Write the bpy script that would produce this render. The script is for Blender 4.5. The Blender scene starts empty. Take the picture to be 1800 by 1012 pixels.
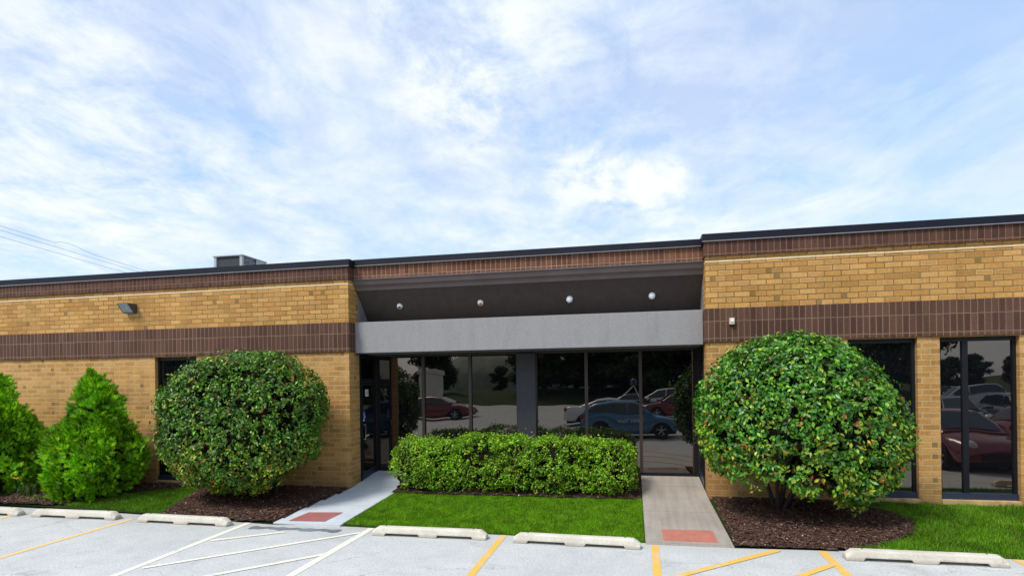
import bpy, math, random
import numpy as np
from mathutils import Vector, Matrix

random.seed(7)
rng = np.random.default_rng(11)
scene = bpy.context.scene
col = scene.collection
R = math.radians

# ------------------------------------------------------------------ helpers
def link(o):
    col.objects.link(o)
    return o

def tag(o, label=None, cat=None, group=None, kind=None):
    if label: o['label'] = label
    if cat: o['category'] = cat
    if group: o['group'] = group
    if kind: o['kind'] = kind
    return o

def empty(name, loc=(0, 0, 0), rz=0.0):
    o = bpy.data.objects.new(name, None)
    o.empty_display_size = 0.2
    o.location = loc
    o.rotation_euler = (0, 0, rz)
    return link(o)

def copy_tree(o, parent=None):
    c = o.copy()
    link(c)
    if parent is not None:
        c.parent = parent
    for ch in list(o.children):
        copy_tree(ch, c)
    return c

class MB:
    """collects shapes and links them as ONE mesh object"""
    def __init__(self):
        self.v = []; self.f = []; self.smooth = []
    def add(self, vs, fs, smooth=False):
        b = len(self.v)
        self.v.extend([tuple(p) for p in vs])
        for q in fs:
            self.f.append(tuple(i + b for i in q)); self.smooth.append(smooth)
        return self
    def box(self, x0, x1, y0, y1, z0, z1):
        return self.add([(x0,y0,z0),(x1,y0,z0),(x1,y1,z0),(x0,y1,z0),(x0,y0,z1),(x1,y0,z1),(x1,y1,z1),(x0,y1,z1)],
                        [(0,3,2,1),(4,5,6,7),(0,1,5,4),(1,2,6,5),(2,3,7,6),(3,0,4,7)])
    def prism_x(self, pts, x0, x1):
        """pts: closed (y,z) outline, extruded along x"""
        n = len(pts)
        vs = [(x0, y, z) for y, z in pts] + [(x1, y, z) for y, z in pts]
        fs = [(i, (i+1) % n, n + (i+1) % n, n + i) for i in range(n)]
        fs += [tuple(range(n-1, -1, -1)), tuple(range(n, 2*n))]
        return self.add(vs, fs)
    def tube(self, path, radii, seg=8, smooth=True, cap=True):
        path = [Vector(p) for p in path]
        if not hasattr(radii, '__len__'): radii = [radii] * len(path)
        vs = []; fs = []
        for i, p in enumerate(path):
            a = path[max(0, i-1)]; b = path[min(len(path)-1, i+1)]
            d = (b - a).normalized()
            u = d.cross(Vector((0, 0, 1)))
            if u.length < 1e-3: u = d.cross(Vector((1, 0, 0)))
            u.normalize(); w = d.cross(u)
            for k in range(seg):
                t = 2*math.pi*k/seg
                vs.append(p + radii[i]*(math.cos(t)*u + math.sin(t)*w))
        for i in range(len(path)-1):
            for k in range(seg):
                fs.append((i*seg+k, i*seg+(k+1) % seg, (i+1)*seg+(k+1) % seg, (i+1)*seg+k))
        self.add(vs, fs, smooth)
        if cap:
            n = len(path)
            self.add(vs[:seg], [tuple(range(seg))]); self.add(vs[(n-1)*seg:], [tuple(range(seg-1, -1, -1))])
        return self
    def lathe(self, prof, center=(0,0,0), axis=(0,0,1), seg=20, smooth=True):
        """prof: (radius, height along axis)"""
        c = Vector(center); d = Vector(axis).normalized()
        u = d.cross(Vector((0,0,1)))
        if u.length < 1e-3: u = Vector((1,0,0))
        u.normalize(); w = d.cross(u)
        vs = []; fs = []
        for r, h in prof:
            for k in range(seg):
                t = 2*math.pi*k/seg
                vs.append(c + d*h + r*(math.cos(t)*u + math.sin(t)*w))
        for i in range(len(prof)-1):
            for k in range(seg):
                fs.append((i*seg+k, (i+1)*seg+k, (i+1)*seg+(k+1) % seg, i*seg+(k+1) % seg))
        return self.add(vs, fs, smooth)
    def loft(self, rings, smooth=True, caps=True):
        n = len(rings[0]); vs = [p for r in rings for p in r]; fs = []
        for i in range(len(rings)-1):
            for k in range(n):
                fs.append((i*n+k, i*n+(k+1) % n, (i+1)*n+(k+1) % n, (i+1)*n+k))
        self.add(vs, fs, smooth)
        if caps:
            self.add(rings[0], [tuple(range(n-1, -1, -1))]); self.add(rings[-1], [tuple(range(n))])
        return self
    def build(self, name, mat, parent=None, bevel=0.0, fix=True):
        me = bpy.data.meshes.new(name)
        me.from_pydata(self.v, [], self.f)
        for p, s in zip(me.polygons, self.smooth): p.use_smooth = s
        if fix:
            import bmesh
            bm = bmesh.new(); bm.from_mesh(me)
            bmesh.ops.recalc_face_normals(bm, faces=bm.faces)
            bm.to_mesh(me); bm.free()
        me.materials.append(mat)
        o = link(bpy.data.objects.new(name, me))
        if parent is not None: o.parent = parent
        if bevel > 0:
            m = o.modifiers.new('bevel', 'BEVEL'); m.width = bevel; m.segments = 2; m.limit_method = 'ANGLE'
        return o

def tri_mesh(name, verts, tris, mat, parent=None):
    """fast mesh from numpy arrays (n,3) / (m,3)"""
    me = bpy.data.meshes.new(name)
    me.vertices.add(len(verts)); me.vertices.foreach_set('co', np.asarray(verts, np.float32).ravel())
    me.loops.add(len(tris)*3); me.loops.foreach_set('vertex_index', np.asarray(tris, np.int32).ravel())
    me.polygons.add(len(tris))
    me.polygons.foreach_set('loop_start', np.arange(0, len(tris)*3, 3, dtype=np.int32))
    me.polygons.foreach_set('loop_total', np.full(len(tris), 3, np.int32))
    me.update(calc_edges=True); me.validate()
    me.materials.append(mat)
    o = link(bpy.data.objects.new(name, me))
    if parent is not None: o.parent = parent
    return o

def zg(y):
    """the ground climbs gently from the parking lot to the doors"""
    y = np.asarray(y, float)
    return np.where(y < -2.4, 0.0, np.where(y < 0, (y + 2.4)/2.4*0.20, 0.20 + np.minimum(y, 1.3)/1.28*0.18))

# ------------------------------------------------------------------ materials
def mat(name):
    m = bpy.data.materials.new(name); m.use_nodes = True
    nt = m.node_tree
    return m, nt, nt.nodes['Principled BSDF']

def N(nt, t, **kw):
    n = nt.nodes.new(t)
    for k, v in kw.items(): setattr(n, k, v)
    return n

def ramp(nt, stops, interp='LINEAR'):
    n = nt.nodes.new('ShaderNodeValToRGB'); cr = n.color_ramp; cr.interpolation = interp
    while len(cr.elements) < len(stops): cr.elements.new(0.5)
    for e, (p, c) in zip(cr.elements, stops):
        e.position = p; e.color = (c[0], c[1], c[2], 1) if len(c) == 3 else c
    return n

def math_n(nt, op, a, b=None, c=None, clamp=False):
    n = nt.nodes.new('ShaderNodeMath'); n.operation = op; n.use_clamp = clamp
    for i, x in enumerate((a, b, c)):
        if x is None: continue
        if isinstance(x, (int, float)): n.inputs[i].default_value = x
        else: nt.links.new(x, n.inputs[i])
    return n.outputs[0]

def mix(nt, fac, a, b, blend='MIX'):
    n = nt.nodes.new('ShaderNodeMix'); n.data_type = 'RGBA'; n.blend_type = blend
    for i, x in ((0, fac), (6, a), (7, b)):
        if isinstance(x, (int, float)): n.inputs[i].default_value = x
        elif isinstance(x, tuple): n.inputs[i].default_value = (x[0], x[1], x[2], 1)
        else: nt.links.new(x, n.inputs[i])
    return n.outputs[2]

def noise(nt, vec, scale, detail=4, rough=0.55):
    n = nt.nodes.new('ShaderNodeTexNoise'); n.inputs['Scale'].default_value = scale
    n.inputs['Detail'].default_value = detail; n.inputs['Roughness'].default_value = rough
    if vec is not None: nt.links.new(vec, n.inputs['Vector'])
    return n

def bump(nt, b, height, strength=0.3, dist=0.01):
    n = nt.nodes.new('ShaderNodeBump'); n.inputs['Strength'].default_value = strength; n.inputs['Distance'].default_value = dist
    nt.links.new(height, n.inputs['Height']); nt.links.new(n.outputs[0], b.inputs['Normal'])

def plain(name, c, rough=0.5, metal=0.0, var=0.12, scale=8.0, spec=0.5, bmp=0.0, bscale=200.0):
    m, nt, b = mat(name)
    tc = N(nt, 'ShaderNodeTexCoord')
    n = noise(nt, tc.outputs['Object'], scale)
    r = ramp(nt, [(0.3, tuple(x*(1-var) for x in c)), (0.7, tuple(min(1, x*(1+var)) for x in c))])
    nt.links.new(n.outputs[0], r.inputs[0]); nt.links.new(r.outputs[0], b.inputs['Base Color'])
    b.inputs['Roughness'].default_value = rough; b.inputs['Metallic'].default_value = metal
    b.inputs['Specular IOR Level'].default_value = spec
    if bmp > 0:
        n2 = noise(nt, tc.outputs['Object'], bscale, 3)
        bump(nt, b, n2.outputs[0], bmp, 0.004)
    return m

def brick_mat(name, bw, bh, mortar, stops, mcol, running=True, zoff=0.0, xoff=0.0, mvar=0.5, dirt=None, rough=0.82, headers=None, low=None):
    """coursed masonry with its own tint per brick, in metres of the real wall"""
    m, nt, b = mat(name)
    g = N(nt, 'ShaderNodeNewGeometry'); s = N(nt, 'ShaderNodeSeparateXYZ'); nt.links.new(g.outputs['Position'], s.inputs[0])
    wob = noise(nt, g.outputs['Position'], 3.0, 2)
    along = math_n(nt, 'ADD', s.outputs[0], s.outputs[1])
    along = math_n(nt, 'ADD', along, 100.0 + xoff)
    zz = math_n(nt, 'ADD', s.outputs[2], 10.0 - zoff)
    zz = math_n(nt, 'MULTIPLY_ADD', math_n(nt, 'SUBTRACT', wob.outputs[0], 0.5), 0.012, zz)
    vz = math_n(nt, 'DIVIDE', zz, bh)
    row = math_n(nt, 'FLOOR', vz)
    fz = math_n(nt, 'SUBTRACT', vz, row)
    ux = math_n(nt, 'DIVIDE', along, bw)
    if running:
        ux = math_n(nt, 'MULTIPLY_ADD', math_n(nt, 'MODULO', row, 2.0), 0.5, ux)
    colm = math_n(nt, 'FLOOR', ux)
    fx = math_n(nt, 'SUBTRACT', ux, colm)
    cx = N(nt, 'ShaderNodeCombineXYZ'); nt.links.new(colm, cx.inputs[0]); nt.links.new(row, cx.inputs[1])
    wn = N(nt, 'ShaderNodeTexWhiteNoise', noise_dimensions='3D'); nt.links.new(cx.outputs[0], wn.inputs['Vector'])
    cr = ramp(nt, stops, 'LINEAR'); nt.links.new(wn.outputs['Value'], cr.inputs[0])
    base = cr.outputs[0]
    if headers is not None:     # scattered dark burnt headers, a third of a brick long
        hm = math_n(nt, 'MULTIPLY', math_n(nt, 'GREATER_THAN', wn_chan(nt, wn, 2), 0.955), math_n(nt, 'LESS_THAN', fx, 0.34))
        base = mix(nt, math_n(nt, 'MULTIPLY', hm, 0.62), base, headers)
    # edge distances in metres
    ex = math_n(nt, 'MULTIPLY', math_n(nt, 'MINIMUM', fx, math_n(nt, 'SUBTRACT', 1.0, fx)), bw)
    ez = math_n(nt, 'MULTIPLY', math_n(nt, 'MINIMUM', fz, math_n(nt, 'SUBTRACT', 1.0, fz)), bh)
    e = math_n(nt, 'MINIMUM', ex, ez)
    mr = N(nt, 'ShaderNodeMapRange'); mr.inputs[1].default_value = mortar*0.5 - 0.001; mr.inputs[2].default_value = mortar*0.5 + 0.0025
    nt.links.new(e, mr.inputs[0])
    # mottling inside a brick, and broad weathering over the wall
    n1 = noise(nt, g.outputs['Position'], 26.0, 4)
    n2 = noise(nt, g.outputs['Position'], 0.55, 5, 0.6)
    c = mix(nt, 0.45, base, ramp_link(nt, n1.outputs[0], [(0.3, (0.55,0.5,0.45)), (0.7, (1.25,1.2,1.1))]), 'MULTIPLY')
    c = mix(nt, 0.5, c, ramp_link(nt, n2.outputs[0], [(0.35, (0.82,0.80,0.76)), (0.65, (1.08,1.07,1.05))]), 'MULTIPLY')
    # darker fire-flashed heart on some bricks
    heart = math_n(nt, 'MULTIPLY', math_n(nt, 'GREATER_THAN', e, 0.024), math_n(nt, 'GREATER_THAN', wn_chan(nt, wn), 0.62))
    c = mix(nt, math_n(nt, 'MULTIPLY', heart, 0.28), c, (stops[0][1][0]*0.62, stops[0][1][1]*0.5, stops[0][1][2]*0.5))
    n3 = noise(nt, g.outputs['Position'], 0.9, 3)
    mc = ramp_link(nt, n3.outputs[0], [(0.3, tuple(x*(1-mvar) for x in mcol)), (0.7, tuple(x*(1+mvar) for x in mcol))])
    if low is not None:         # repointed with a paler mortar below the band
        mc = mix(nt, math_n(nt, 'LESS_THAN', s.outputs[2], 3.0), mc, low)
    c = mix(nt, mr.outputs[0], mc, c)
    if dirt is not None:      # splash staining near the ground
        d = N(nt, 'ShaderNodeMapRange'); d.inputs[1].default_value = 0.15; d.inputs[2].default_value = dirt
        d.inputs[3].default_value = 0.55; d.inputs[4].default_value = 0.0
        nt.links.new(math_n(nt, 'MULTIPLY_ADD', math_n(nt, 'SUBTRACT', n3.outputs[0], 0.5), 0.8, s.outputs[2]), d.inputs[0])
        c = mix(nt, d.outputs[0], c, (0.17, 0.105, 0.045), 'MIX')
    # rain streaks and blotches
    mps = N(nt, 'ShaderNodeMapping'); mps.inputs['Scale'].default_value = (2.4, 2.4, 0.22); nt.links.new(g.outputs['Position'], mps.inputs[0])
    ns_ = noise(nt, mps.outputs[0], 1.5, 5, 0.65)
    c = mix(nt, 0.55, c, ramp_link(nt, ns_.outputs[0], [(0.32, (0.78,0.76,0.70)), (0.50, (1.0,1.0,1.0)), (0.72, (1.10,1.09,1.07))]), 'MULTIPLY')
    nt.links.new(c, b.inputs['Base Color'])
    b.inputs['Roughness'].default_value = rough
    b.inputs['Specular IOR Level'].default_value = 0.3
    h = math_n(nt, 'MULTIPLY_ADD', n1.outputs[0], 0.25, mr.outputs[0])
    bump(nt, b, h, 0.6, 0.006)
    return m

def ramp_link(nt, out, stops, interp='LINEAR'):
    r = ramp(nt, stops, interp); nt.links.new(out, r.inputs[0]); return r.outputs[0]

def wn_chan(nt, wn, k=1):
    s = N(nt, 'ShaderNodeSeparateColor'); nt.links.new(wn.outputs['Color'], s.inputs[0]); return s.outputs[k]

def leaf_mat(name, stops, rough=0.45, spec=0.5, clump=1.4, trans=0.25, dark=(0.55, 1.3), autumn=None):
    """leaf colours differ leaf by leaf and branch by branch"""
    m, nt, b = mat(name)
    g = N(nt, 'ShaderNodeNewGeometry')
    cr = ramp(nt, stops); nt.links.new(g.outputs['Random Per Island'], cr.inputs[0])
    n = noise(nt, g.outputs['Position'], clump, 3)
    v = ramp_link(nt, n.outputs[0], [(0.32, (dark[0],)*3), (0.68, (dark[1],)*3)])
    base = cr.outputs[0]
    if autumn:      # older leaves on the low branches have turned yellow, a few red
        sz = N(nt, 'ShaderNodeSeparateXYZ'); nt.links.new(g.outputs['Position'], sz.inputs[0])
        mz = N(nt, 'ShaderNodeMapRange'); mz.inputs[1].default_value = 0.5; mz.inputs[2].default_value = autumn; mz.inputs[3].default_value = 0.62; mz.inputs[4].default_value = 0.0
        nt.links.new(sz.outputs[2], mz.inputs[0])
        nb = noise(nt, g.outputs['Position'], 1.9, 3)
        th = math_n(nt, 'MULTIPLY', mz.outputs[0], ramp_link(nt, nb.outputs[0], [(0.40, (0,0,0)), (0.60, (1,1,1))]))
        wr = N(nt, 'ShaderNodeTexWhiteNoise', noise_dimensions='1D'); nt.links.new(g.outputs['Random Per Island'], wr.inputs['W'])
        turn = math_n(nt, 'LESS_THAN', wr.outputs['Value'], th)
        tc_ = ramp_link(nt, g.outputs['Random Per Island'], [(0, (0.20,0.34,0.02)), (0.55, (0.42,0.50,0.03)), (0.80, (0.62,0.55,0.06)), (0.88, (0.34,0.10,0.03)), (1, (0.40,0.03,0.02))])
        base = mix(nt, turn, base, tc_)
    c = mix(nt, 1.0, base, v, 'MULTIPLY')
    nt.links.new(c, b.inputs['Base Color'])
    b.inputs['Roughness'].default_value = rough; b.inputs['Specular IOR Level'].default_value = spec
    tr = N(nt, 'ShaderNodeBsdfTranslucent'); nt.links.new(c, tr.inputs[0])
    mx = N(nt, 'ShaderNodeMixShader'); mx.inputs[0].default_value = trans
    nt.links.new(b.outputs[0], mx.inputs[1]); nt.links.new(tr.outputs[0], mx.inputs[2])
    nt.links.new(mx.outputs[0], nt.nodes['Material Output'].inputs[0])
    return m

M = {}
TAN = [(0.0, (0.40,0.210,0.058)), (0.2, (0.46,0.248,0.070)), (0.55, (0.52,0.290,0.086)), (0.85, (0.57,0.330,0.112)), (1.0, (0.48,0.275,0.082))]
M['brick'] = brick_mat('tan_brick', 0.27, 0.0985, 0.0135, TAN, (0.165,0.118,0.043), zoff=0.02, dirt=0.75, headers=(0.10,0.085,0.028), low=(0.47,0.35,0.195))
DARK = [(0.0, (0.070,0.034,0.024)), (0.5, (0.096,0.047,0.033)), (0.85, (0.120,0.060,0.042)), (1.0, (0.083,0.041,0.034))]
M['soldier'] = brick_mat('dark_soldier_brick', 0.101, 0.305, 0.0095, DARK, (0.235,0.145,0.09), running=False, zoff=3.02-0.305*0, mvar=0.25)
M['soldier_top'] = brick_mat('dark_top_soldier_brick', 0.101, 0.305, 0.010, [(p, (c[0]*0.9, c[1]*0.85, c[2]*0.85)) for p, c in DARK], (0.20,0.11,0.065), running=False, zoff=4.53, mvar=0.25)
M['soldier_mid'] = brick_mat('brown_fascia_brick', 0.101, 0.305, 0.010, [(p, (c[0]*1.55, c[1]*1.4, c[2]*1.25)) for p, c in DARK], (0.32,0.19,0.12), running=False, zoff=4.52, mvar=0.2)
M['joint'] = plain('pale_mortar', (0.72,0.64,0.46), 0.9, var=0.12, scale=6)
M['joint_dull'] = plain('dull_mortar', (0.50,0.39,0.22), 0.9, var=0.25, scale=4)
M['coping'] = plain('dark_navy_metal', (0.007,0.008,0.015), 0.5, var=0.2, scale=2, spec=0.2)
M['drip'] = plain('grey_metal_edge', (0.20,0.20,0.21), 0.4, var=0.1)
def stucco_mat(name, c, k=1.0):
    m, nt, b = mat(name)
    g = N(nt, 'ShaderNodeNewGeometry'); P = g.outputs['Position']
    mp = N(nt, 'ShaderNodeMapping'); mp.inputs['Scale'].default_value = (3.0, 3.0, 0.7); nt.links.new(P, mp.inputs[0])
    a = noise(nt, mp.outputs[0], 2.0, 6, 0.7); f = noise(nt, P, 45, 4, 0.7)
    cc = ramp_link(nt, a.outputs[0], [(0.3, (c[0]*(1-0.18*k), c[1]*(1-0.18*k), c[2]*(1-0.17*k))), (0.5, c), (0.72, (c[0]*(1+0.14*k), c[1]*(1+0.11*k), c[2]*(1+0.12*k)))])
    cc = mix(nt, 0.7, cc, ramp_link(nt, f.outputs[0], [(0.3, (0.78,)*3), (0.7, (1.2,)*3)]), 'MULTIPLY')
    nt.links.new(cc, b.inputs['Base Color']); b.inputs['Roughness'].default_value = 0.92; b.inputs['Specular IOR Level'].default_value = 0.15
    bump(nt, b, f.outputs[0], 0.7, 0.008)
    return m
M['stucco'] = stucco_mat('grey_stucco', (0.275,0.270,0.268), 0.5)
M['cheek'] = plain('mid_grey_stucco', (0.19,0.19,0.20), 0.9, var=0.06, scale=4, spec=0.2, bmp=0.5, bscale=160)
M['soffit'] = stucco_mat('dark_umber_stucco', (0.072,0.058,0.053), 0.8)
M['moulding'] = plain('bronze_grey_moulding', (0.125,0.098,0.094), 0.7, var=0.1, scale=3, spec=0.3)
M['frame'] = plain('black_bronze_aluminium', (0.008,0.009,0.012), 0.45, var=0.15, spec=0.25)
M['bronze'] = plain('brown_bronze_aluminium', (0.05,0.034,0.027), 0.45, metal=0.2, var=0.12)
M['column'] = plain('slate_painted_column', (0.034,0.034,0.042), 0.6, var=0.1)
M['rail'] = plain('navy_bottom_rail', (0.022,0.030,0.060), 0.35, var=0.12)
M['steel'] = plain('brushed_steel', (0.55,0.53,0.48), 0.35, metal=0.8)
M['white'] = plain('white_enamel', (0.80,0.80,0.78), 0.4, var=0.05)
M['blue_sticker'] = plain('blue_vinyl', (0.02,0.05,0.45), 0.4, var=0.05)
M['sill'] = plain('sandstone_sill', (0.44,0.30,0.13), 0.85, var=0.25, scale=9, bmp=0.3)
M['roof'] = plain('roof_membrane', (0.20,0.20,0.20), 0.9)
M['black'] = plain('black_void', (0.01,0.01,0.012), 0.7)

def glass_mat():
    m, nt, b = mat('dark_tinted_glass')
    g = N(nt, 'ShaderNodeNewGeometry')
    n = noise(nt, g.outputs['Position'], 1.1, 1)
    bump(nt, b, n.outputs[0], 0.05, 0.06)
    b.inputs['Base Color'].default_value = (0.004, 0.004, 0.006, 1)
    b.inputs['Roughness'].default_value = 0.0
    b.inputs['IOR'].default_value = 2.2
    b.inputs['Specular Tint'].default_value = (1.0, 0.89, 0.78, 1)
    return m
M['glass'] = glass_mat()

def pavement_mat():
    m, nt, b = mat('bleached_chip_asphalt')
    g = N(nt, 'ShaderNodeNewGeometry'); P = g.outputs['Position']
    big = noise(nt, P, 0.35, 5, 0.6); mid = noise(nt, P, 3.0, 5, 0.65); fine = noise(nt, P, 38.0, 3, 0.75)
    c = ramp_link(nt, big.outputs[0], [(0.3, (0.465,0.478,0.465)), (0.7, (0.555,0.565,0.548))])
    c = mix(nt, 0.6, c, ramp_link(nt, mid.outputs[0], [(0.3, (0.85,0.86,0.87)), (0.7, (1.1,1.1,1.09))]), 'MULTIPLY')
    c = mix(nt, 0.8, c, ramp_link(nt, fine.outputs[0], [(0.3, (0.60,0.62,0.65)), (0.48, (1.0,1.0,1.0)), (0.72, (1.3,1.28,1.25))]), 'MULTIPLY')
    vo = N(nt, 'ShaderNodeTexVoronoi'); vo.inputs['Scale'].default_value = 11.0; nt.links.new(P, vo.inputs['Vector'])
    sp = math_n(nt, 'MULTIPLY', math_n(nt, 'LESS_THAN', vo.outputs['Distance'], 0.11), 0.55)
    c = mix(nt, sp, c, (0.17,0.17,0.18))
    # oil drips and grime where cars stop, dust along the edge of the beds
    st = noise(nt, P, 1.15, 6, 0.72)
    c = mix(nt, ramp_link(nt, st.outputs[0], [(0.55, (0,0,0)), (0.72, (0.6,)*3)]), c, (0.30,0.30,0.295))
    sxyz = N(nt, 'ShaderNodeSeparateXYZ'); nt.links.new(P, sxyz.inputs[0])
    ed = N(nt, 'ShaderNodeMapRange'); ed.inputs[1].default_value = -2.95; ed.inputs[2].default_value = -2.25; ed.inputs[3].default_value = 0.0; ed.inputs[4].default_value = 0.55
    nt.links.new(sxyz.outputs[1], ed.inputs[0])
    c = mix(nt, math_n(nt, 'MULTIPLY', ed.outputs[0], ramp_link(nt, mid.outputs[0], [(0.38, (0,0,0)), (0.62, (1,1,1))])), c, (0.36,0.34,0.30))
    # hairline cracks
    vc = N(nt, 'ShaderNodeTexVoronoi', feature='DISTANCE_TO_EDGE'); vc.inputs['Scale'].default_value = 0.42
    wv = N(nt, 'ShaderNodeVectorMath', operation='MULTIPLY_ADD'); nt.links.new(mid.outputs['Color'], wv.inputs[0]); wv.inputs[1].default_value = (0.5,0.5,0); nt.links.new(P, wv.inputs[2])
    nt.links.new(wv.outputs[0], vc.inputs['Vector'])
    ck = math_n(nt, 'MULTIPLY', math_n(nt, 'LESS_THAN', vc.outputs['Distance'], 0.0028), math_n(nt, 'GREATER_THAN', big.outputs[0], 0.5))
    c = mix(nt, math_n(nt, 'MULTIPLY', ck, 0.5), c, (0.2,0.2,0.2))
    nt.links.new(c, b.inputs['Base Color']); b.inputs['Roughness'].default_value = 0.9
    b.inputs['Specular IOR Level'].default_value = 0.25
    bump(nt, b, fine.outputs[0], 0.5, 0.006)
    return m
M['lot'] = pavement_mat()

def concrete_mat(name, c0, c1, joints=None, broom=0.0):
    m, nt, b = mat(name)
    g = N(nt, 'ShaderNodeNewGeometry'); P = g.outputs['Position']
    s = N(nt, 'ShaderNodeSeparateXYZ'); nt.links.new(P, s.inputs[0])
    a = noise(nt, P, 1.4, 6, 0.62); f = noise(nt, P, 70, 3, 0.7)
    c = ramp_link(nt, a.outputs[0], [(0.28, c0), (0.72, c1)])
    c = mix(nt, 0.55, c, ramp_link(nt, f.outputs[0], [(0.3, (0.82,)*3), (0.7, (1.14,)*3)]), 'MULTIPLY')
    if joints:
        t = math_n(nt, 'DIVIDE', math_n(nt, 'ADD', s.outputs[1], 50.0 + joints[1]), joints[0])
        fr = math_n(nt, 'ABSOLUTE', math_n(nt, 'SUBTRACT', math_n(nt, 'FRACT', t), 0.5))
        c = mix(nt, math_n(nt, 'MULTIPLY', math_n(nt, 'LESS_THAN', fr, 0.006/joints[0]), 0.55), c, (c0[0]*0.35, c0[1]*0.35, c0[2]*0.35))
    if broom > 0:
        mp = N(nt, 'ShaderNodeMapping'); mp.inputs['Scale'].default_value = (9, 0.5, 1); nt.links.new(P, mp.inputs[0])
        bn = noise(nt, mp.outputs[0], 1.6, 4)
        c = mix(nt, broom, c, ramp_link(nt, bn.outputs[0], [(0.3, (0.78,0.76,0.74)), (0.7, (1.12,1.11,1.1))]), 'MULTIPLY')
    nt.links.new(c, b.inputs['Base Color']); b.inputs['Roughness'].default_value = 0.88
    b.inputs['Specular IOR Level'].default_value = 0.25
    bump(nt, b, f.outputs[0], 0.3, 0.004)
    return m
M['walk_pale'] = concrete_mat('pale_concrete', (0.45,0.49,0.52), (0.58,0.62,0.64), joints=(1.25, 0.5))
M['walk_tan'] = concrete_mat('tan_concrete', (0.30,0.265,0.225), (0.41,0.37,0.325), joints=(1.5, 1.15), broom=0.6)

def stop_mat():
    m, nt, b = mat('cast_concrete_cream')
    tc = N(nt, 'ShaderNodeTexCoord'); oi = N(nt, 'ShaderNodeObjectInfo')
    v = N(nt, 'ShaderNodeVectorMath', operation='ADD'); nt.links.new(tc.outputs['Object'], v.inputs[0])
    cx = N(nt, 'ShaderNodeCombineXYZ'); nt.links.new(math_n(nt, 'MULTIPLY', oi.outputs['Random'], 31.0), cx.inputs[0]); nt.links.new(cx.outputs[0], v.inputs[1])
    a = noise(nt, v.outputs[0], 3.0, 6, 0.65); f = noise(nt, v.outputs[0], 60, 4, 0.7)
    c = ramp_link(nt, a.outputs[0], [(0.28, (0.50,0.465,0.385)), (0.7, (0.70,0.665,0.57))])
    c = mix(nt, 0.7, c, ramp_link(nt, f.outputs[0], [(0.3, (0.7,)*3), (0.6, (1.05,)*3)]), 'MULTIPLY')
    s = N(nt, 'ShaderNodeSeparateXYZ'); nt.links.new(tc.outputs['Object'], s.inputs[0])
    d = N(nt, 'ShaderNodeMapRange'); d.inputs[1].default_value = 0.0; d.inputs[2].default_value = 0.06; d.inputs[3].default_value = 0.5; d.inputs[4].default_value = 0.0
    nt.links.new(math_n(nt, 'MULTIPLY_ADD', math_n(nt, 'SUBTRACT', a.outputs[0], 0.5), 0.1, s.outputs[2]), d.inputs[0])
    c = mix(nt, d.outputs[0], c, (0.26,0.225,0.165))
    nt.links.new(c, b.inputs['Base Color']); b.inputs['Roughness'].default_value = 0.9; b.inputs['Specular IOR Level'].default_value = 0.2
    bump(nt, b, f.outputs[0], 0.5, 0.006)
    return m
M['stop'] = stop_mat()
M['rust'] = plain('rusty_pin', (0.10,0.055,0.03), 0.8)

def paint_mat(name, c, wear=0.35):
    m, nt, b = mat(name)
    g = N(nt, 'ShaderNodeNewGeometry')
    a = noise(nt, g.outputs['Position'], 2.2, 6, 0.7); f = noise(nt, g.outputs['Position'], 60, 3, 0.7)
    w = math_n(nt, 'MULTIPLY_ADD', f.outputs[0], 0.6, a.outputs[0])
    cc = ramp_link(nt, w, [(0.62, (0.50,0.52,0.53)), (0.62 + wear*0.5, c)])
    nt.links.new(cc, b.inputs['Base Color']); b.inputs['Roughness'].default_value = 0.8
    return m
M['paint_white'] = paint_mat('worn_cream_paint', (0.80,0.76,0.62), 0.2)
M['paint_yellow'] = paint_mat('worn_yellow_paint', (0.78,0.45,0.085), 0.25)
M['paint_pale_yellow'] = paint_mat('faded_yellow_paint', (0.78,0.53,0.21), 0.3)
M['patch'] = concrete_mat('dark_asphalt_patch', (0.07,0.085,0.10), (0.26,0.28,0.31))

def soil_mat(name, stops, scale=40):
    m, nt, b = mat(name)
    g = N(nt, 'ShaderNodeNewGeometry')
    v = N(nt, 'ShaderNodeTexVoronoi'); v.inputs['Scale'].default_value = scale; nt.links.new(g.outputs['Position'], v.inputs['Vector'])
    s = N(nt, 'ShaderNodeSeparateColor'); nt.links.new(v.outputs['Color'], s.inputs[0])
    cr = ramp(nt, stops); nt.links.new(s.outputs[0], cr.inputs[0])
    n = noise(nt, g.outputs['Position'], 2.0, 4)
    c = mix(nt, 0.6, cr.outputs[0], ramp_link(nt, n.outputs[0], [(0.3, (0.6,)*3), (0.7, (1.3,)*3)]), 'MULTIPLY')
    nt.links.new(c, b.inputs['Base Color']); b.inputs['Roughness'].default_value = 0.95; b.inputs['Specular IOR Level'].default_value = 0.15
    bump(nt, b, v.outputs['Distance'], 0.8, 0.02)
    return m
M['mulch'] = soil_mat('dark_bark_mulch', [(0, (0.020,0.012,0.010)), (0.6, (0.052,0.029,0.023)), (0.9, (0.10,0.062,0.046)), (1, (0.17,0.12,0.09))])
def chip_mat():
    m, nt, b = mat('bark_chips')
    g = N(nt, 'ShaderNodeNewGeometry')
    cr = ramp(nt, [(0, (0.026,0.013,0.009)), (0.55, (0.075,0.038,0.027)), (0.88, (0.15,0.082,0.055)), (0.965, (0.16,0.10,0.07)), (0.99, (0.34,0.27,0.22)), (1, (0.5,0.45,0.4))])
    nt.links.new(g.outputs['Random Per Island'], cr.inputs[0]); nt.links.new(cr.outputs[0], b.inputs['Base Color'])
    b.inputs['Roughness'].default_value = 0.9; b.inputs['Specular IOR Level'].default_value = 0.2
    return m
M['chips'] = chip_mat()
M['turf_soil'] = soil_mat('turf_thatch', [(0, (0.015,0.035,0.006)), (1, (0.035,0.075,0.012))], 60)
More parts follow.
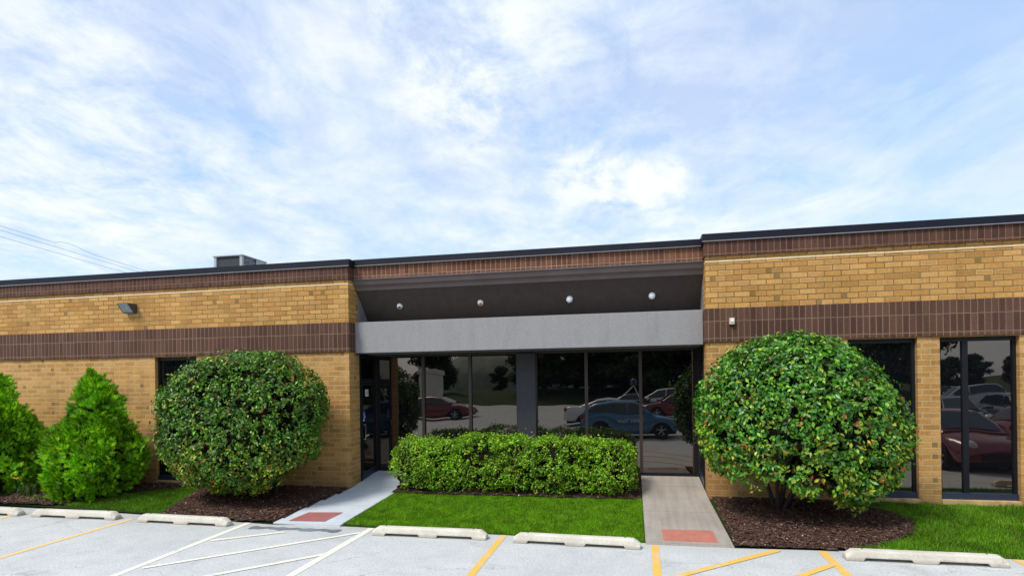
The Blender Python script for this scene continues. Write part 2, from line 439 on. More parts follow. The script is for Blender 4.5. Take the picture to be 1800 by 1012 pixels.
M['verge'] = soil_mat('far_grass', [(0, (0.025,0.045,0.010)), (1, (0.055,0.080,0.020))], 5)
M['grass'] = leaf_mat('bright_turf', [(0, (0.07,0.24,0.003)), (0.5, (0.16,0.40,0.004)), (0.86, (0.25,0.50,0.008)), (0.95, (0.38,0.56,0.03)), (1, (0.52,0.50,0.13))], 0.5, 0.25, clump=5.0, trans=0.35, dark=(0.66,1.2))
M['grass_rough'] = leaf_mat('rough_grass', [(0, (0.035,0.14,0.003)), (0.5, (0.11,0.30,0.005)), (0.90, (0.20,0.40,0.012)), (1, (0.44,0.38,0.12))], 0.5, 0.25, clump=1.6, trans=0.3, dark=(0.55,1.25))
M['leaf_dark'] = leaf_mat('glossy_dark_leaves', [(0, (0.018,0.080,0.006)), (0.4, (0.050,0.165,0.010)), (0.72, (0.11,0.28,0.014)), (0.90, (0.23,0.40,0.02)), (0.955, (0.44,0.48,0.04)), (0.98, (0.28,0.14,0.03)), (1, (0.32,0.04,0.02))], 0.38, 0.4, clump=3.2, trans=0.14, dark=(0.5,1.25), autumn=1.5)
M['leaf_bright'] = leaf_mat('glossy_mid_green_leaves', [(0, (0.020,0.11,0.012)), (0.4, (0.055,0.22,0.018)), (0.72, (0.12,0.34,0.022)), (0.91, (0.26,0.50,0.03)), (0.97, (0.50,0.60,0.05)), (0.985, (0.28,0.12,0.03)), (1, (0.38,0.03,0.02))], 0.36, 0.45, clump=3.0, trans=0.16, dark=(0.55,1.25), autumn=2.0)
M['leaf_hedge'] = leaf_mat('yellow_green_hedge_leaves', [(0, (0.05,0.19,0.005)), (0.4, (0.15,0.37,0.008)), (0.75, (0.30,0.54,0.014)), (0.94, (0.48,0.64,0.03)), (0.99, (0.50,0.46,0.05)), (1, (0.35,0.17,0.03))], 0.42, 0.45, clump=3.0, trans=0.3, dark=(0.45,1.35))
M['arbor'] = leaf_mat('feathery_conifer_sprays', [(0, (0.05,0.22,0.004)), (0.5, (0.16,0.46,0.006)), (0.85, (0.32,0.64,0.008)), (1, (0.52,0.70,0.016))], 0.5, 0.35, clump=2.6, trans=0.25, dark=(0.40,1.30))
M['tree_leaf'] = leaf_mat('dull_tree_leaves', [(0, (0.018,0.045,0.012)), (0.6, (0.04,0.085,0.02)), (1, (0.08,0.13,0.03))], 0.6, 0.3, clump=0.5, trans=0.2, dark=(0.6,1.2))
M['lily'] = leaf_mat('strap_leaves', [(0, (0.02,0.07,0.01)), (0.6, (0.05,0.14,0.015)), (0.9, (0.12,0.19,0.03)), (1, (0.26,0.20,0.08))], 0.45, 0.4, clump=4, trans=0.2, dark=(0.7,1.2))
M['straw'] = leaf_mat('dry_strap_leaves', [(0, (0.12,0.075,0.035)), (1, (0.30,0.20,0.10))], 0.8, 0.2, clump=5, trans=0.1, dark=(0.7,1.2))
M['inner'] = leaf_mat('shade_dark_inner_fill', [(0, (0.012,0.014,0.006)), (0.6, (0.022,0.028,0.010)), (1, (0.045,0.032,0.018))], 0.9, 0.1, clump=4, trans=0.0, dark=(0.8,1.2))  # dark fill for plant interiors, their shade painted into the colour
M['petal'] = plain('yellow_petals', (0.85,0.60,0.03), 0.5, var=0.15, scale=30)
M['bark'] = plain('dark_bark', (0.045,0.032,0.024), 0.9, var=0.4, scale=20, bmp=0.8, bscale=60)
M['pad_red'] = plain('faded_red_mat', (0.33,0.115,0.105), 0.8, var=0.14, scale=5, bmp=0.4)
M['pad_orange'] = plain('orange_red_ribbed_mat', (0.47,0.175,0.125), 0.8, var=0.12, scale=6, bmp=0.3)
M['galv'] = plain('galvanised_white', (0.36,0.38,0.38), 0.5, var=0.1)
M['coil'] = plain('dark_green_coil_fins', (0.022,0.034,0.036), 0.6, var=0.35, scale=18)
M['grille'] = plain('grey_mottled_coil_guard', (0.10,0.12,0.13), 0.5, var=0.85, scale=14)
M['cabinet'] = plain('dark_bronze_lamp_body', (0.06,0.055,0.055), 0.45, var=0.15)
M['lens'] = plain('pale_lamp_lens', (0.33,0.38,0.39), 0.15, var=0.25, scale=12)
M['beige'] = plain('beige_plastic', (0.52,0.44,0.30), 0.5, var=0.1)
M['amber'] = plain('orange_brown_baffle', (0.40,0.16,0.05), 0.5, var=0.2)
M['olive'] = plain('olive_brown_baffle', (0.12,0.10,0.05), 0.5, var=0.2)
M['globe'] = plain('frosted_white_globe', (0.82,0.84,0.86), 0.35, var=0.04)
M['wire'] = plain('weathered_cable', (0.34,0.36,0.40), 0.7)
M['pillar'] = plain('pale_stucco_pillar', (0.55,0.54,0.50), 0.9, var=0.1, scale=2)

# ------------------------------------------------------------------ camera
cam_d = bpy.data.cameras.new('camera'); cam = link(bpy.data.objects.new('camera', cam_d))
cam_d.sensor_width = 36; cam_d.lens = 1022/1800*36
cam_d.shift_y = (671 - 506)/1800.0
cam_d.clip_start = 0.05; cam_d.clip_end = 3000
fwd = Vector((-math.sin(R(11.77)), math.cos(R(11.77)), 0)); right = Vector((math.cos(R(11.77)), math.sin(R(11.77)), 0)); up = Vector((0, 0, 1))
ro = R(0.785)
cr_ = right*math.cos(ro) - up*math.sin(ro); cu_ = up*math.cos(ro) + right*math.sin(ro)
mw = Matrix((( cr_.x, cu_.x, -fwd.x, 0), (cr_.y, cu_.y, -fwd.y, -11.0), (cr_.z, cu_.z, -fwd.z, 2.35), (0, 0, 0, 1)))
cam.matrix_world = mw
scene.camera = cam

# ------------------------------------------------------------------ ground
EDGE = [(-60,-1.45), (-16,-1.55), (-10.58,-1.76), (-9.04,-1.88), (-6.0,-2.2), (-4.83,-2.12), (0.14,-2.39), (1.35,-2.46), (2.9,-2.36), (4.85,-2.43), (60,-2.43)]
def edge_y(x):
    return np.interp(x, [e[0] for e in EDGE], [e[1] for e in EDGE])

g = MB(); g.add([(-900,-900,-0.06),(900,-900,-0.06),(900,900,-0.06),(-900,900,-0.06)], [(0,1,2,3)])
tag(g.build('ground', M['verge']), kind='structure')
lot = MB()
xs = [e[0] for e in EDGE]
vs = [(x, -66, 0) for x in xs] + [(x, y, 0) for x, y in EDGE]
n = len(xs)
lot.add(vs, [(i, i+1, n+i+1, n+i) for i in range(n-1)])
tag(lot.build('parking_lot', M['lot']), kind='structure')

def strip(name, poly_fn, x0, x1, y0, y1, dz, mt, nx=40, ny=16, rough=0.0):
    """ground sheet over the sloping yard"""
    b = MB(); xs = np.linspace(x0, x1, nx); t = np.linspace(0, 1, ny)
    vs = []
    for x in xs:
        a, c = poly_fn(x)
        for q in t:
            y = a + (c - a)*q
            vs.append((x, y, float(zg(y)) + dz + (random.uniform(-rough, rough) if 0 < q < 1 else 0)))
    fs = [(i*ny+j, (i+1)*ny+j, (i+1)*ny+j+1, i*ny+j+1) for i in range(nx-1) for j in range(ny-1)]
    b.add(vs, fs, rough > 0)
    return b.build(name, mt)

soil = strip('planting_ground', lambda x: (float(edge_y(x)) - 0.02, 1.35), -40, 40, 0, 0, -0.012, M['turf_soil'], nx=161, ny=10)
tag(soil, kind='structure')

def in_poly(px, py, poly):
    inside = np.zeros(len(px), bool); n = len(poly)
    for i in range(n):
        x1, y1 = poly[i]; x2, y2 = poly[(i+1) % n]
        c = ((y1 > py) != (y2 > py)) & (px < (x2 - x1)*(py - y1)/(y2 - y1 + 1e-12) + x1)
        inside ^= c
    return inside

def mulch_bed(name, poly, cell=0.07, mound=0.05, chips=5500, label=None):
    """a loose bed of bark: a lumpy sheet, and one layer of countless chips"""
    p = np.array(poly); x0, y0 = p.min(0); x1, y1 = p.max(0)
    nx = int((x1-x0)/cell) + 2; ny = int((y1-y0)/cell) + 2
    X, Y = np.meshgrid(np.linspace(x0, x1, nx), np.linspace(y0, y1, ny), indexing='ij')
    ins = in_poly(X.ravel(), Y.ravel(), poly).reshape(X.shape)
    # distance-like mound: blur the mask
    d = ins.astype(float)
    for _ in range(6):
        q = np.pad(d, 1, mode='edge'); d = (q[1:-1,1:-1]*2 + q[2:,1:-1] + q[:-2,1:-1] + q[1:-1,2:] + q[1:-1,:-2])/6
    Z = zg(Y) + 0.004 + mound*d + rng.normal(0, 0.007, X.shape)
    keep = ins[:-1,:-1] | ins[1:,:-1] | ins[:-1,1:] | ins[1:,1:]
    idx = np.arange(nx*ny).reshape(nx, ny)
    q = np.stack([idx[:-1,:-1], idx[1:,:-1], idx[1:,1:], idx[:-1,1:]], -1)[keep]
    tris = np.concatenate([q[:, [0,1,2]], q[:, [0,2,3]]])
    o = tri_mesh('mulch_bed', np.stack([X.ravel(), Y.ravel(), Z.ravel()], 1), tris, M['mulch'])
    tag(o, kind='structure')
    # chips
    n = int(chips)
    cx = rng.uniform(x0, x1, n*2); cy = rng.uniform(y0, y1, n*2)
    k = in_poly(cx, cy, poly); cx = cx[k][:n]; cy = cy[k][:n]; n = len(cx)
    ii = np.clip(((cx-x0)/(x1-x0)*(nx-1)).astype(int), 0, nx-1); jj = np.clip(((cy-y0)/(y1-y0)*(ny-1)).astype(int), 0, ny-1)
    cz = Z[ii, jj] + 0.008
    L = rng.uniform(0.010, 0.034, n); W = rng.uniform(0.005, 0.012, n); H = rng.uniform(0.004, 0.01, n)
    az = rng.uniform(0, 2*np.pi, n); tilt = rng.normal(0, 0.35, n)
    a = np.stack([np.cos(az)*np.cos(tilt), np.sin(az)*np.cos(tilt), np.sin(tilt)], 1)*L[:, None]
    w = np.stack([-np.sin(az), np.cos(az), np.zeros(n)], 1)*W[:, None]
    h = np.stack([np.zeros(n), np.zeros(n), np.ones(n)], 1)*H[:, None]
    c = np.stack([cx, cy, cz], 1)
    V = np.stack([c-a-w, c+a-w, c+a+w, c-a+w, c+h*1.2], 1).reshape(-1, 3)
    base = (np.arange(n)*5)[:, None]
    T = np.concatenate([base + np.array([[0,1,4]]), base + np.array([[1,2,4]]), base + np.array([[2,3,4]]), base + np.array([[3,0,4]])])
    ch = tri_mesh('bark_chips', V, T, M['chips'])
    tag(ch, label, 'mulch', kind='stuff')

BED_LEFT = [(-8.40,-1.95), (-8.75,-0.95), (-9.02,-0.25), (-9.2,-0.03), (-5.72,-0.03), (-5.92,-1.2), (-6.02,-2.18), (-7.2,-2.06)]
BED_RIGHT = [(1.36,-2.42), (2.9,-2.34), (3.35,-2.05), (3.85,-1.62), (4.16,-1.1), (4.0,-0.6), (3.55,-0.28), (3.1,-0.03), (1.36,-0.03)]
BED_CONE = [(-40,-1.5), (-16,-1.6), (-12.5,-1.70), (-11.6,-1.72), (-10.95,-1.62), (-10.55,-1.05), (-10.0,-0.5), (-9.3,-0.15), (-9.2,-0.03), (-40,-0.03)]
BED_HEDGE = [(-4.72,-0.22), (-2.0,-0.24), (0.12,-0.22), (0.12,1.24), (-4.6,1.24)]
mulch_bed('m', BED_LEFT, chips=26000, label='dark bark mulch under the round shrub beside the pale ramp')
mulch_bed('m', BED_RIGHT, chips=32000, label='dark bark mulch under the big round shrub right of the tan ramp')
mulch_bed('m', [(-17,-1.6) if p[0] == -40 and p[1] < -1 else ((-17,-0.03) if p[0] == -40 else p) for p in BED_CONE if p != (-16,-1.6)], chips=14000, label='brown mulch around the feathery conifers')
mulch_bed('m', BED_HEDGE, chips=3500, label='dark mulch under the clipped hedge')

def lawn(name, polys, holes, density, h0, h1, wd, mt, label, lean=0.5):
    V = []; 
    for poly in polys:
        p = np.array(poly); x0, y0 = p.min(0); x1, y1 = p.max(0)
        n = int((x1-x0)*(y1-y0)*density)
        x = rng.uniform(x0, x1, n); y = rng.uniform(y0, y1, n); k = in_poly(x, y, poly)
        for hp in holes: k &= ~in_poly(x, y, hp)
        x = x[k]; y = y[k]; n = len(x)
        x = x + rng.normal(0, 0.014, n); y = y + np.abs(rng.normal(0, 0.014, n))
        z = zg(y) - 0.008
        # tufts: height and lean vary smoothly
        tuft = 0.75 + 0.25*np.sin(x*7.1 + 2*np.sin(y*5.3)) * np.sin(y*8.7 + 1.7*np.sin(x*4.1))
        h = rng.uniform(h0, h1, n)*tuft; az = rng.uniform(0, 2*np.pi, n)
        b = np.stack([x, y, z], 1); s = np.stack([np.cos(az), np.sin(az), np.zeros(n)], 1)*(wd*rng.uniform(0.6, 1.4, n))[:, None]
        la = rng.uniform(0, 2*np.pi, n); lm = np.abs(rng.normal(0, lean, n))
        tip = b + np.stack([np.cos(la)*lm*h, np.sin(la)*lm*h, h], 1)
        V.append(np.stack([b - s, b + s, tip], 1).reshape(-1, 3))
    V = np.concatenate(V); T = np.arange(len(V)).reshape(-1, 3)
    o = tri_mesh(name, V, T, mt)
    tag(o, label, 'grass', kind='stuff')
    return o

LAWN_MID = [(-4.78,-2.09), (0.125,-2.37), (0.115,-0.17), (-2, -0.17), (-4.66,-0.15), (-4.73,-1.0)]
lawn('lawn_grass', [LAWN_MID], [], 11000, 0.025, 0.055, 0.0042, M['grass'], 'bright green clipped lawn between the two entrance ramps', 0.45)
LAWN_LEFT = [(-10.95,-1.66), (-10.5,-1.02), (-9.95,-0.45), (-9.1,-0.1), (-8.98,-0.3), (-8.72,-0.95), (-8.36,-1.93), (-9.05,-1.86)]
LAWN_RIGHT = [(2.86,-2.33), (4.85,-2.40), (14,-2.40), (14,-0.02), (3.15,-0.02), (3.55,-0.24), (4.02,-0.6), (4.18,-1.1), (3.87,-1.64), (3.35,-2.08)]
lawn('rough_grass', [LAWN_LEFT], [], 9000, 0.03, 0.08, 0.0045, M['grass_rough'], 'small dark green grass patch between conifer and round shrub', 0.5)
lawn('rough_grass', [LAWN_RIGHT], [], 7000, 0.03, 0.10, 0.005, M['grass_rough'], 'rougher grass in front of the windows right of the mulch bed', 0.55)

# walks: sloping slabs standing a little proud of the yard
def walk(name, xl0, xl1, xr0, xr1, y0, y1, mt):
    b = MB(); t = np.linspace(0, 1, 14); top = []; bot = []
    ys = [y0 + (y1-y0)*q for q in t]
    if not any(abs(y) < 1e-6 for y in ys): ys = sorted(ys + [0.0])
    for y in ys:
        q = (y-y0)/(y1-y0)
        z = float(zg(y)) + (0.016 if q > 0.02 else 0.012)
        top.append(((xl0+(xl1-xl0)*q), y, z, (xr0+(xr1-xr0)*q)))
    n = len(top)
    vs = [(a, y, z) for a, y, z, c in top] + [(c, y, z) for a, y, z, c in top] + [(a, y, z-0.12) for a, y, z, c in top] + [(c, y, z-0.12) for a, y, z, c in top]
    fs = []
    for i in range(n-1):
        fs += [(i, n+i, n+i+1, i+1), (2*n+i, i, i+1, 2*n+i+1), (n+i, 3*n+i, 3*n+i+1, n+i+1)]
    fs += [(0, 2*n, 3*n, n)]
    b.add(vs, fs)
    return tag(b.build(name, mt), kind='structure')
walk('walkway', -6.0, -5.66, -4.77, -4.56, -2.19, 1.285, M['walk_pale'])
walk('walkway', 0.145, 0.135, 1.35, 1.27, -2.455, 1.285, M['walk_tan'])

# tactile warning mats at the foot of each ramp
def pad(pts, mt, ribs, label):
    c = np.mean(np.array(pts), 0)
    root_z = float(zg(c[1])) + 0.017
    b = MB()
    def P(u, v):
        p = [(1-u)*(1-v)*pts[0][i] + u*(1-v)*pts[1][i] + u*v*pts[2][i] + (1-u)*v*pts[3][i] for i in range(2)]
        return (p[0]-c[0], p[1]-c[1], float(zg(p[1])) + 0.017 - root_z)
    th = 0.006
    q = [P(0,0), P(1,0), P(1,1), P(0,1)]
    b.add(q + [(x, y, z+th) for x, y, z in q], [(4,5,6,7), (0,1,5,4), (1,2,6,5), (2,3,7,6), (3,0,4,7)])
    for k in range(ribs):
        u0 = 0.03 + 0.94*k/ribs; u1 = u0 + 0.94/ribs*0.5
        r = [P(u0,0.04), P(u1,0.04), P(u1,0.96), P(u0,0.96)]
        b.add([(x, y, z+th+0.0005) for x, y, z in r] + [(x, y, z+th+0.006) for x, y, z in r], [(4,5,6,7), (0,1,5,4), (1,2,6,5), (2,3,7,6), (3,0,4,7)])
    o = b.build('tactile_mat', mt); o.location = (c[0], c[1], root_z)
    tag(o, label, 'tactile paving')
pad([(-5.77,-2.09), (-5.12,-2.06), (-5.05,-1.56), (-5.68,-1.62)], M['pad_red'], 0, 'flat dull red warning mat set in the pale concrete ramp')
pad([(0.40,-2.30), (1.16,-2.31), (1.14,-1.80), (0.39,-1.83)], M['pad_orange'], 22, 'ribbed orange red warning mat set in the tan concrete ramp')

# painted bay lines
def line(x0, y0, x1, y1, w, mt, z=0.004):
    d = Vector((x1-x0, y1-y0, 0)).normalized(); nrm = Vector((-d.y, d.x, 0))*w/2
    b = MB(); k = 14; vs = []
    for i in range(k+1):
        p = Vector((x0, y0, z)) + (Vector((x1, y1, z)) - Vector((x0, y0, z)))*i/k
        j = 1 + random.uniform(-0.07, 0.07)
        vs += [tuple(p + nrm*j), tuple(p - nrm*j)]
    b.add(vs, [(2*i, 2*i+1, 2*i+3, 2*i+2) for i in range(k)])
    return tag(b.build('bay_line', mt), kind='structure')
line(-11.32, -2.2, -11.3, -7.0, 0.10, M['paint_pale_yellow'])
line(-8.78, -2.22, -8.56, -7.0, 0.105, M['paint_pale_yellow'])
line(-6.48, -2.16, -6.30, -7.0, 0.105, M['paint_white'])
line(-4.20, -2.2, -4.14, -7.0, 0.11, M['paint_white'])
line(-1.974, -2.28, -1.97, -7.0, 0.10, M['paint_yellow'])
line(0.27, -2.49, 0.22, -7.0, 0.10, M['paint_yellow'])
line(2.47, -2.43, 2.45, -7.0, 0.105, M['paint_yellow'])
line(4.74, -2.44, 4.72, -7.0, 0.10, M['paint_yellow'])
for (a, b_, c, d) in [(-5.49,-2.65,-6.32,-3.29), (-4.25,-2.5,-6.27,-4.6), (-4.22,-3.67,-6.2,-5.85), (-4.22,-4.9,-5.6,-6.6)]:
    line(a, b_, c, d, 0.085, M['paint_white'], 0.008)
for (a, b_, c, d) in [(1.909,-2.489,0.30,-3.97), (2.42,-3.04,0.30,-5.2), (2.42,-4.3,0.35,-6.4)]:
    line(a, b_, c, d, 0.10, M['paint_yellow'], 0.008)
# scraped dark strip at the foot of the pale ramp
pt = MB(); k = 24; vs = []
for i in range(k+1):
    x = -6.25 + i*(1.62/k); wv = 0.05 + 0.035*math.sin(i*0.9) + 0.02*math.sin(i*2.3)
    vs += [(x, -2.47 - wv, 0.0045), (x, -2.37 + 0.02*math.sin(i*1.7), 0.0045)]
pt.add(vs, [(2*i, 2*i+2, 2*i+3, 2*i+1) for i in range(k)])
tag(pt.build('asphalt_patch', M['patch']), kind='structure')

# ------------------------------------------------------------------ wheel stops
def make_stop():
    L = 0.91
    def ring(x, zb, zt, wb, wt):
        return [(x,-wb,zb), (x,-wb,zb+0.022+max(0,0.02-zb)), (x,-wt-0.012,zt-0.028), (x,-wt,zt-0.006), (x,-wt*0.5,zt), (x,wt*0.5,zt), (x,wt,zt-0.006), (x,wt+0.012,zt-0.028), (x,wb,zb+0.022+max(0,0.02-zb)), (x,wb,zb)]
    st = [(-L,0.0,0.075,0.078,0.045), (-L+0.012,0.0,0.085,0.083,0.050), (-L+0.09,0.0,0.135,0.085,0.058), (-L+0.20,0.0,0.138,0.085,0.058), (-L+0.225,0.040,0.138,0.081,0.058),
          (-0.155,0.040,0.137,0.081,0.058), (-0.13,0.0,0.137,0.085,0.058), (0.13,0.0,0.137,0.085,0.058), (0.155,0.040,0.137,0.081,0.058),
          (L-0.225,0.040,0.138,0.081,0.058), (L-0.20,0.0,0.138,0.085,0.058), (L-0.09,0.0,0.135,0.085,0.058), (L-0.012,0.0,0.085,0.083,0.050), (L,0.0,0.075,0.078,0.045)]
    # extra stations so the long faces are not perfect planes
    rings = []
    for i, s in enumerate(st):
        rings.append(ring(*s))
    root = MB().loft(rings, smooth=False).build('wheel_stop', M['stop'], bevel=0.006)
    for s in (-1, 1):
        p = MB().lathe([(0.0,0.0065), (0.010,0.0065), (0.013,0.0), (0.013,-0.05)], (s*0.70, 0.0, 0.137), seg=10).build('anchor_pin', M['rust'], root)
    return root
STOPS = [(-12.06,-2.30,0.0,'cream concrete wheel stop cut off at the photo edge, rust stain at its end'),
         (-9.93,-2.29,R(0.3),'cream concrete wheel stop in front of the feathery conifer'),
         (-7.58,-2.38,R(-2.0),'cream concrete wheel stop in front of the left round shrub and small grass patch'),
         (-3.09,-2.54,R(0.2),'cream concrete wheel stop at the lawn, nearer the pale ramp'),
         (-0.84,-2.64,R(-2.2),'cream concrete wheel stop at the lawn, nearer the tan ramp'),
         (3.56,-2.75,R(-0.4),'cream concrete wheel stop in front of the rough grass near the yellow hatched bay'),
         (8.3,-2.85,R(0.6),'concrete wheel stop before the dark red cars, mirrored low in the mullioned window')]
proto_stop = make_stop()
for i, (x, y, a, lab) in enumerate(STOPS):
    o = proto_stop if i == 0 else copy_tree(proto_stop)
    o.location = (x, y, 0.002); o.rotation_euler = (0, 0, a)
    tag(o, lab, 'wheel stop', 'concrete wheel stops along the lot edge')

# ------------------------------------------------------------------ building
B = empty('office_building', (0, 0, 0))
tag(B, 'single storey tan brick office with dark brown bands and a recessed glass entrance', 'building')
XL, XR = -5.70, 1.305          # corners of the entrance bay
W0, W1 = -24.0, 16.0
WT = 0.45
WIN = [(-10.37,-9.31), (3.63,4.70), (5.035,6.19)]
w = MB()
w.box(W0, WIN[0][0], 0, WT, -0.1, 3.0).box(WIN[0][1], XL, 0, WT, -0.1, 3.0).box(WIN[0][0], WIN[0][1], 0, WT, -0.1, 0.19).box(W0, XL, 0, WT, 3.0, 4.74)
w.build('brick_wall', M['brick'], B)
w = MB()
w.box(XR, WIN[1][0], 0, WT, -0.1, 3.0).box(WIN[1][1], WIN[2][0], 0, WT, -0.1, 3.0).box(WIN[2][1], W1, 0, WT, -0.1, 3.0)
w.box(WIN[1][0], WIN[1][1], 0, WT, -0.1, 0.19).box(WIN[2][0], WIN[2][1], 0, WT, -0.1, 0.19).box(XR, W1, 0, WT, 3.0, 4.80)
w.build('brick_wall', M['brick'], B)
rear = MB().box(W0, W0+0.3, WT, 24, -0.1, 4.8).box(W1-0.3, W1, WT, 24, -0.1, 4.8).box(W0+0.3, W1-0.3, 23.7, 24, -0.1, 4.8)
rear.build('side_and_rear_wall', M['brick'], B)
MB().add([(W0+0.3,WT,4.55),(W1-0.3,WT,4.55),(W1-0.3,23.7,4.55),(W0+0.3,23.7,4.55)], [(0,1,2,3)]).build('roof', M['roof'], B)
for x0, x1, dz in ((W0-0.02, XL+0.026, -0.045), (XR-0.026, W1+0.02, 0.012)):
    MB().box(x0, x1, -0.036, 0.215, 3.02, 3.615).build('brick_band', M['soldier'], B)
    MB().box(x0, x1, -0.044, 0.225, 4.545+dz, 4.81+dz).build('brick_cornice', M['soldier_top'], B)
    c = MB().prism_x([(-0.075,4.805+dz),(-0.075,4.82+dz),(-0.068,4.945+dz),(0.0,4.953+dz),(0.50,4.945+dz),(0.50,4.74)], x0-(0.03 if x0 > 0 else 0), x1+(0.03 if x0 < 0 else 0)).build('coping', M['coping'], B)
    MB().box(x0-(0.034 if x0 > 0 else 0), x1+(0.034 if x0 < 0 else 0), -0.083, -0.0755, 4.801+dz, 4.817+dz).build('drip_edge', M['drip'], c)
    MB().box(x0+(0.022 if x0 > 0 else 0), x1-(0.022 if x0 < 0 else 0), -0.007, 0.20, 4.444+dz, 4.463+dz).build('mortar_course', M['joint'], B)
    mc_ = MB(); ends = [x0+(0.022 if x0 > 0 else 0)]
    for a, b_ in WIN:
        if x0 < a < x1: ends += [a, b_]
    ends.append(x1-(0.022 if x0 < 0 else 0))
    for k in range(0, len(ends), 2): mc_.box(ends[k], ends[k+1], -0.003, 0.07, 2.925, 2.934)
    mc_.build('mortar_course', M['joint_dull'], B)
# entrance bay, set back a little
BX0, BX1 = XL+0.028, XR-0.028
c = MB().prism_x([(0.150,4.79),(0.150,4.805),(0.157,4.925),(0.22,4.935),(0.72,4.925),(0.72,4.79)], BX0+0.005, BX1-0.005).build('coping', M['coping'], B)
MB().box(BX0+0.005, BX1-0.005, 0.1425, 0.1495, 4.786, 4.80).build('drip_edge', M['drip'], c)
MB().box(BX0+0.001, BX1-0.001, 0.20, 0.60, 4.525, 4.80).build('brick_cornice', M['soldier_mid'], B)
mo = MB().prism_x([(0.185,4.528),(0.55,4.528),(0.55,4.30),(0.315,4.30),(0.305,4.312),(0.290,4.375),(0.268,4.392),(0.255,4.400),(0.235,4.412),(0.205,4.490),(0.185,4.505)], XL+0.004, XR-0.004).build('moulding', M['moulding'], B)
MB().box(XL+0.004, XR-0.004, 0.175, 0.184, 4.517, 4.5245).build('flashing', M['drip'], mo)
SA, SB = (0.32, 4.32), (1.02, 3.545)      # sloping soffit, front-top and back-bottom
MB().prism_x([SA, (SA[0]+0.25, SA[1]), (SB[0]+0.2, SB[1]), SB], XL+0.012, XR-0.012).build('soffit', M['soffit'], B)
for x0, x1 in ((XL+0.002, XL+0.011), (XR-0.011, XR-0.002)):
    MB().prism_x([(0.40,4.305), (1.05,3.54), (0.40,3.54)], x0, x1).build('cheek_panel', M['cheek'], B)
beam = MB().box(XL+0.030, XR-0.030, 0.218, 0.90, 2.992, 3.635).build('canopy_beam', M['stucco'], B, bevel=0.008)
MB().box(XL+0.036, XR-0.036, 0.224, 0.262, 2.968, 2.990).build('drip_trim', M['frame'], beam)
MB().box(XL+0.004, XR-0.004, 0.905, 1.60, 2.975, 3.5).build('entrance_ceiling', M['soffit'], B)

# entrance glazing
GY = 1.28; GZ0, GZ1 = 0.40, 2.955
gw = MB().box(XL+0.01, XR-0.01, GY-0.03, GY+0.08, GZ1, 2.973).build('glazed_screen', M['bronze'], B)
MULL = [(-4.60,-4.535), (-3.52,-3.455), (-0.995,-0.93), (0.115,0.18)]
for a, b_ in MULL:
    m_ = MB().box(a, b_, GY-0.045, GY+0.05, GZ0+0.05, GZ1-0.002).build('mullion', M['bronze'], gw)
MB().box(-5.685, -5.63, GY-0.04, GY+0.05, 0.34, GZ1-0.002).build('end_stile', M['frame'], gw)
MB().box(1.19, 1.285, GY-0.04, GY+0.05, 0.34, GZ1-0.002).build('end_stile', M['frame'], gw)
colm = MB().box(-2.43, -2.03, GY-0.10, GY+0.06, 0.30, GZ1-0.004).build('column', M['column'], B)
for a in (-2.452, -2.028):
    MB().box(a, a+0.02, GY-0.06, GY+0.05, GZ0+0.05, GZ1-0.006).build('edge_trim', M['bronze'], colm)
MB().box(-5.63, -2.455, GY-0.035, GY+0.05, 0.30, GZ0+0.048).box(-2.005, 1.19, GY-0.035, GY+0.05, 0.30, GZ0+0.048).build('bottom_rail', M['frame'], gw)
PANES = [(-5.63,-4.60), (-4.535,-3.52), (-3.455,-2.452), (-2.008,-0.995), (-0.93,0.115), (0.18,1.19)]
for i, (a, b_) in enumerate(PANES):
    t = 0.0012*((i*37) % 5 - 2)
    MB().add([(a,GY+t,GZ0+0.048),(b_,GY-t,GZ0+0.048),(b_,GY-t,GZ1),(a,GY+t,GZ1),(a,GY+0.012,GZ0+0.048),(b_,GY+0.012,GZ0+0.048),(b_,GY+0.012,GZ1),(a,GY+0.012,GZ1)],
             [(0,1,2,3),(4,7,6,5)]).build('pane', M['glass'], gw)
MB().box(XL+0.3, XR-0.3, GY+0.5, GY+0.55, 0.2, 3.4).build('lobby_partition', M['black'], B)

# glass doors in the two return walls
def text_mesh(body, size, name, mt, parent, mw):
    cu = bpy.data.curves.new(name, 'FONT'); cu.body = body; cu.size = size; cu.align_x = 'CENTER'; cu.align_y = 'CENTER'; cu.extrude = 0.0008
    t = bpy.data.objects.new(name, cu); col.objects.link(t)
    bpy.context.view_layer.update()
    me = bpy.data.meshes.new_from_object(t.evaluated_get(bpy.context.evaluated_depsgraph_get()))
    bpy.data.objects.remove(t); bpy.data.curves.remove(cu)
    me.transform(mw); me.materials.clear(); me.materials.append(mt)
    o = link(bpy.data.objects.new(name, me)); o.parent = parent
    return o

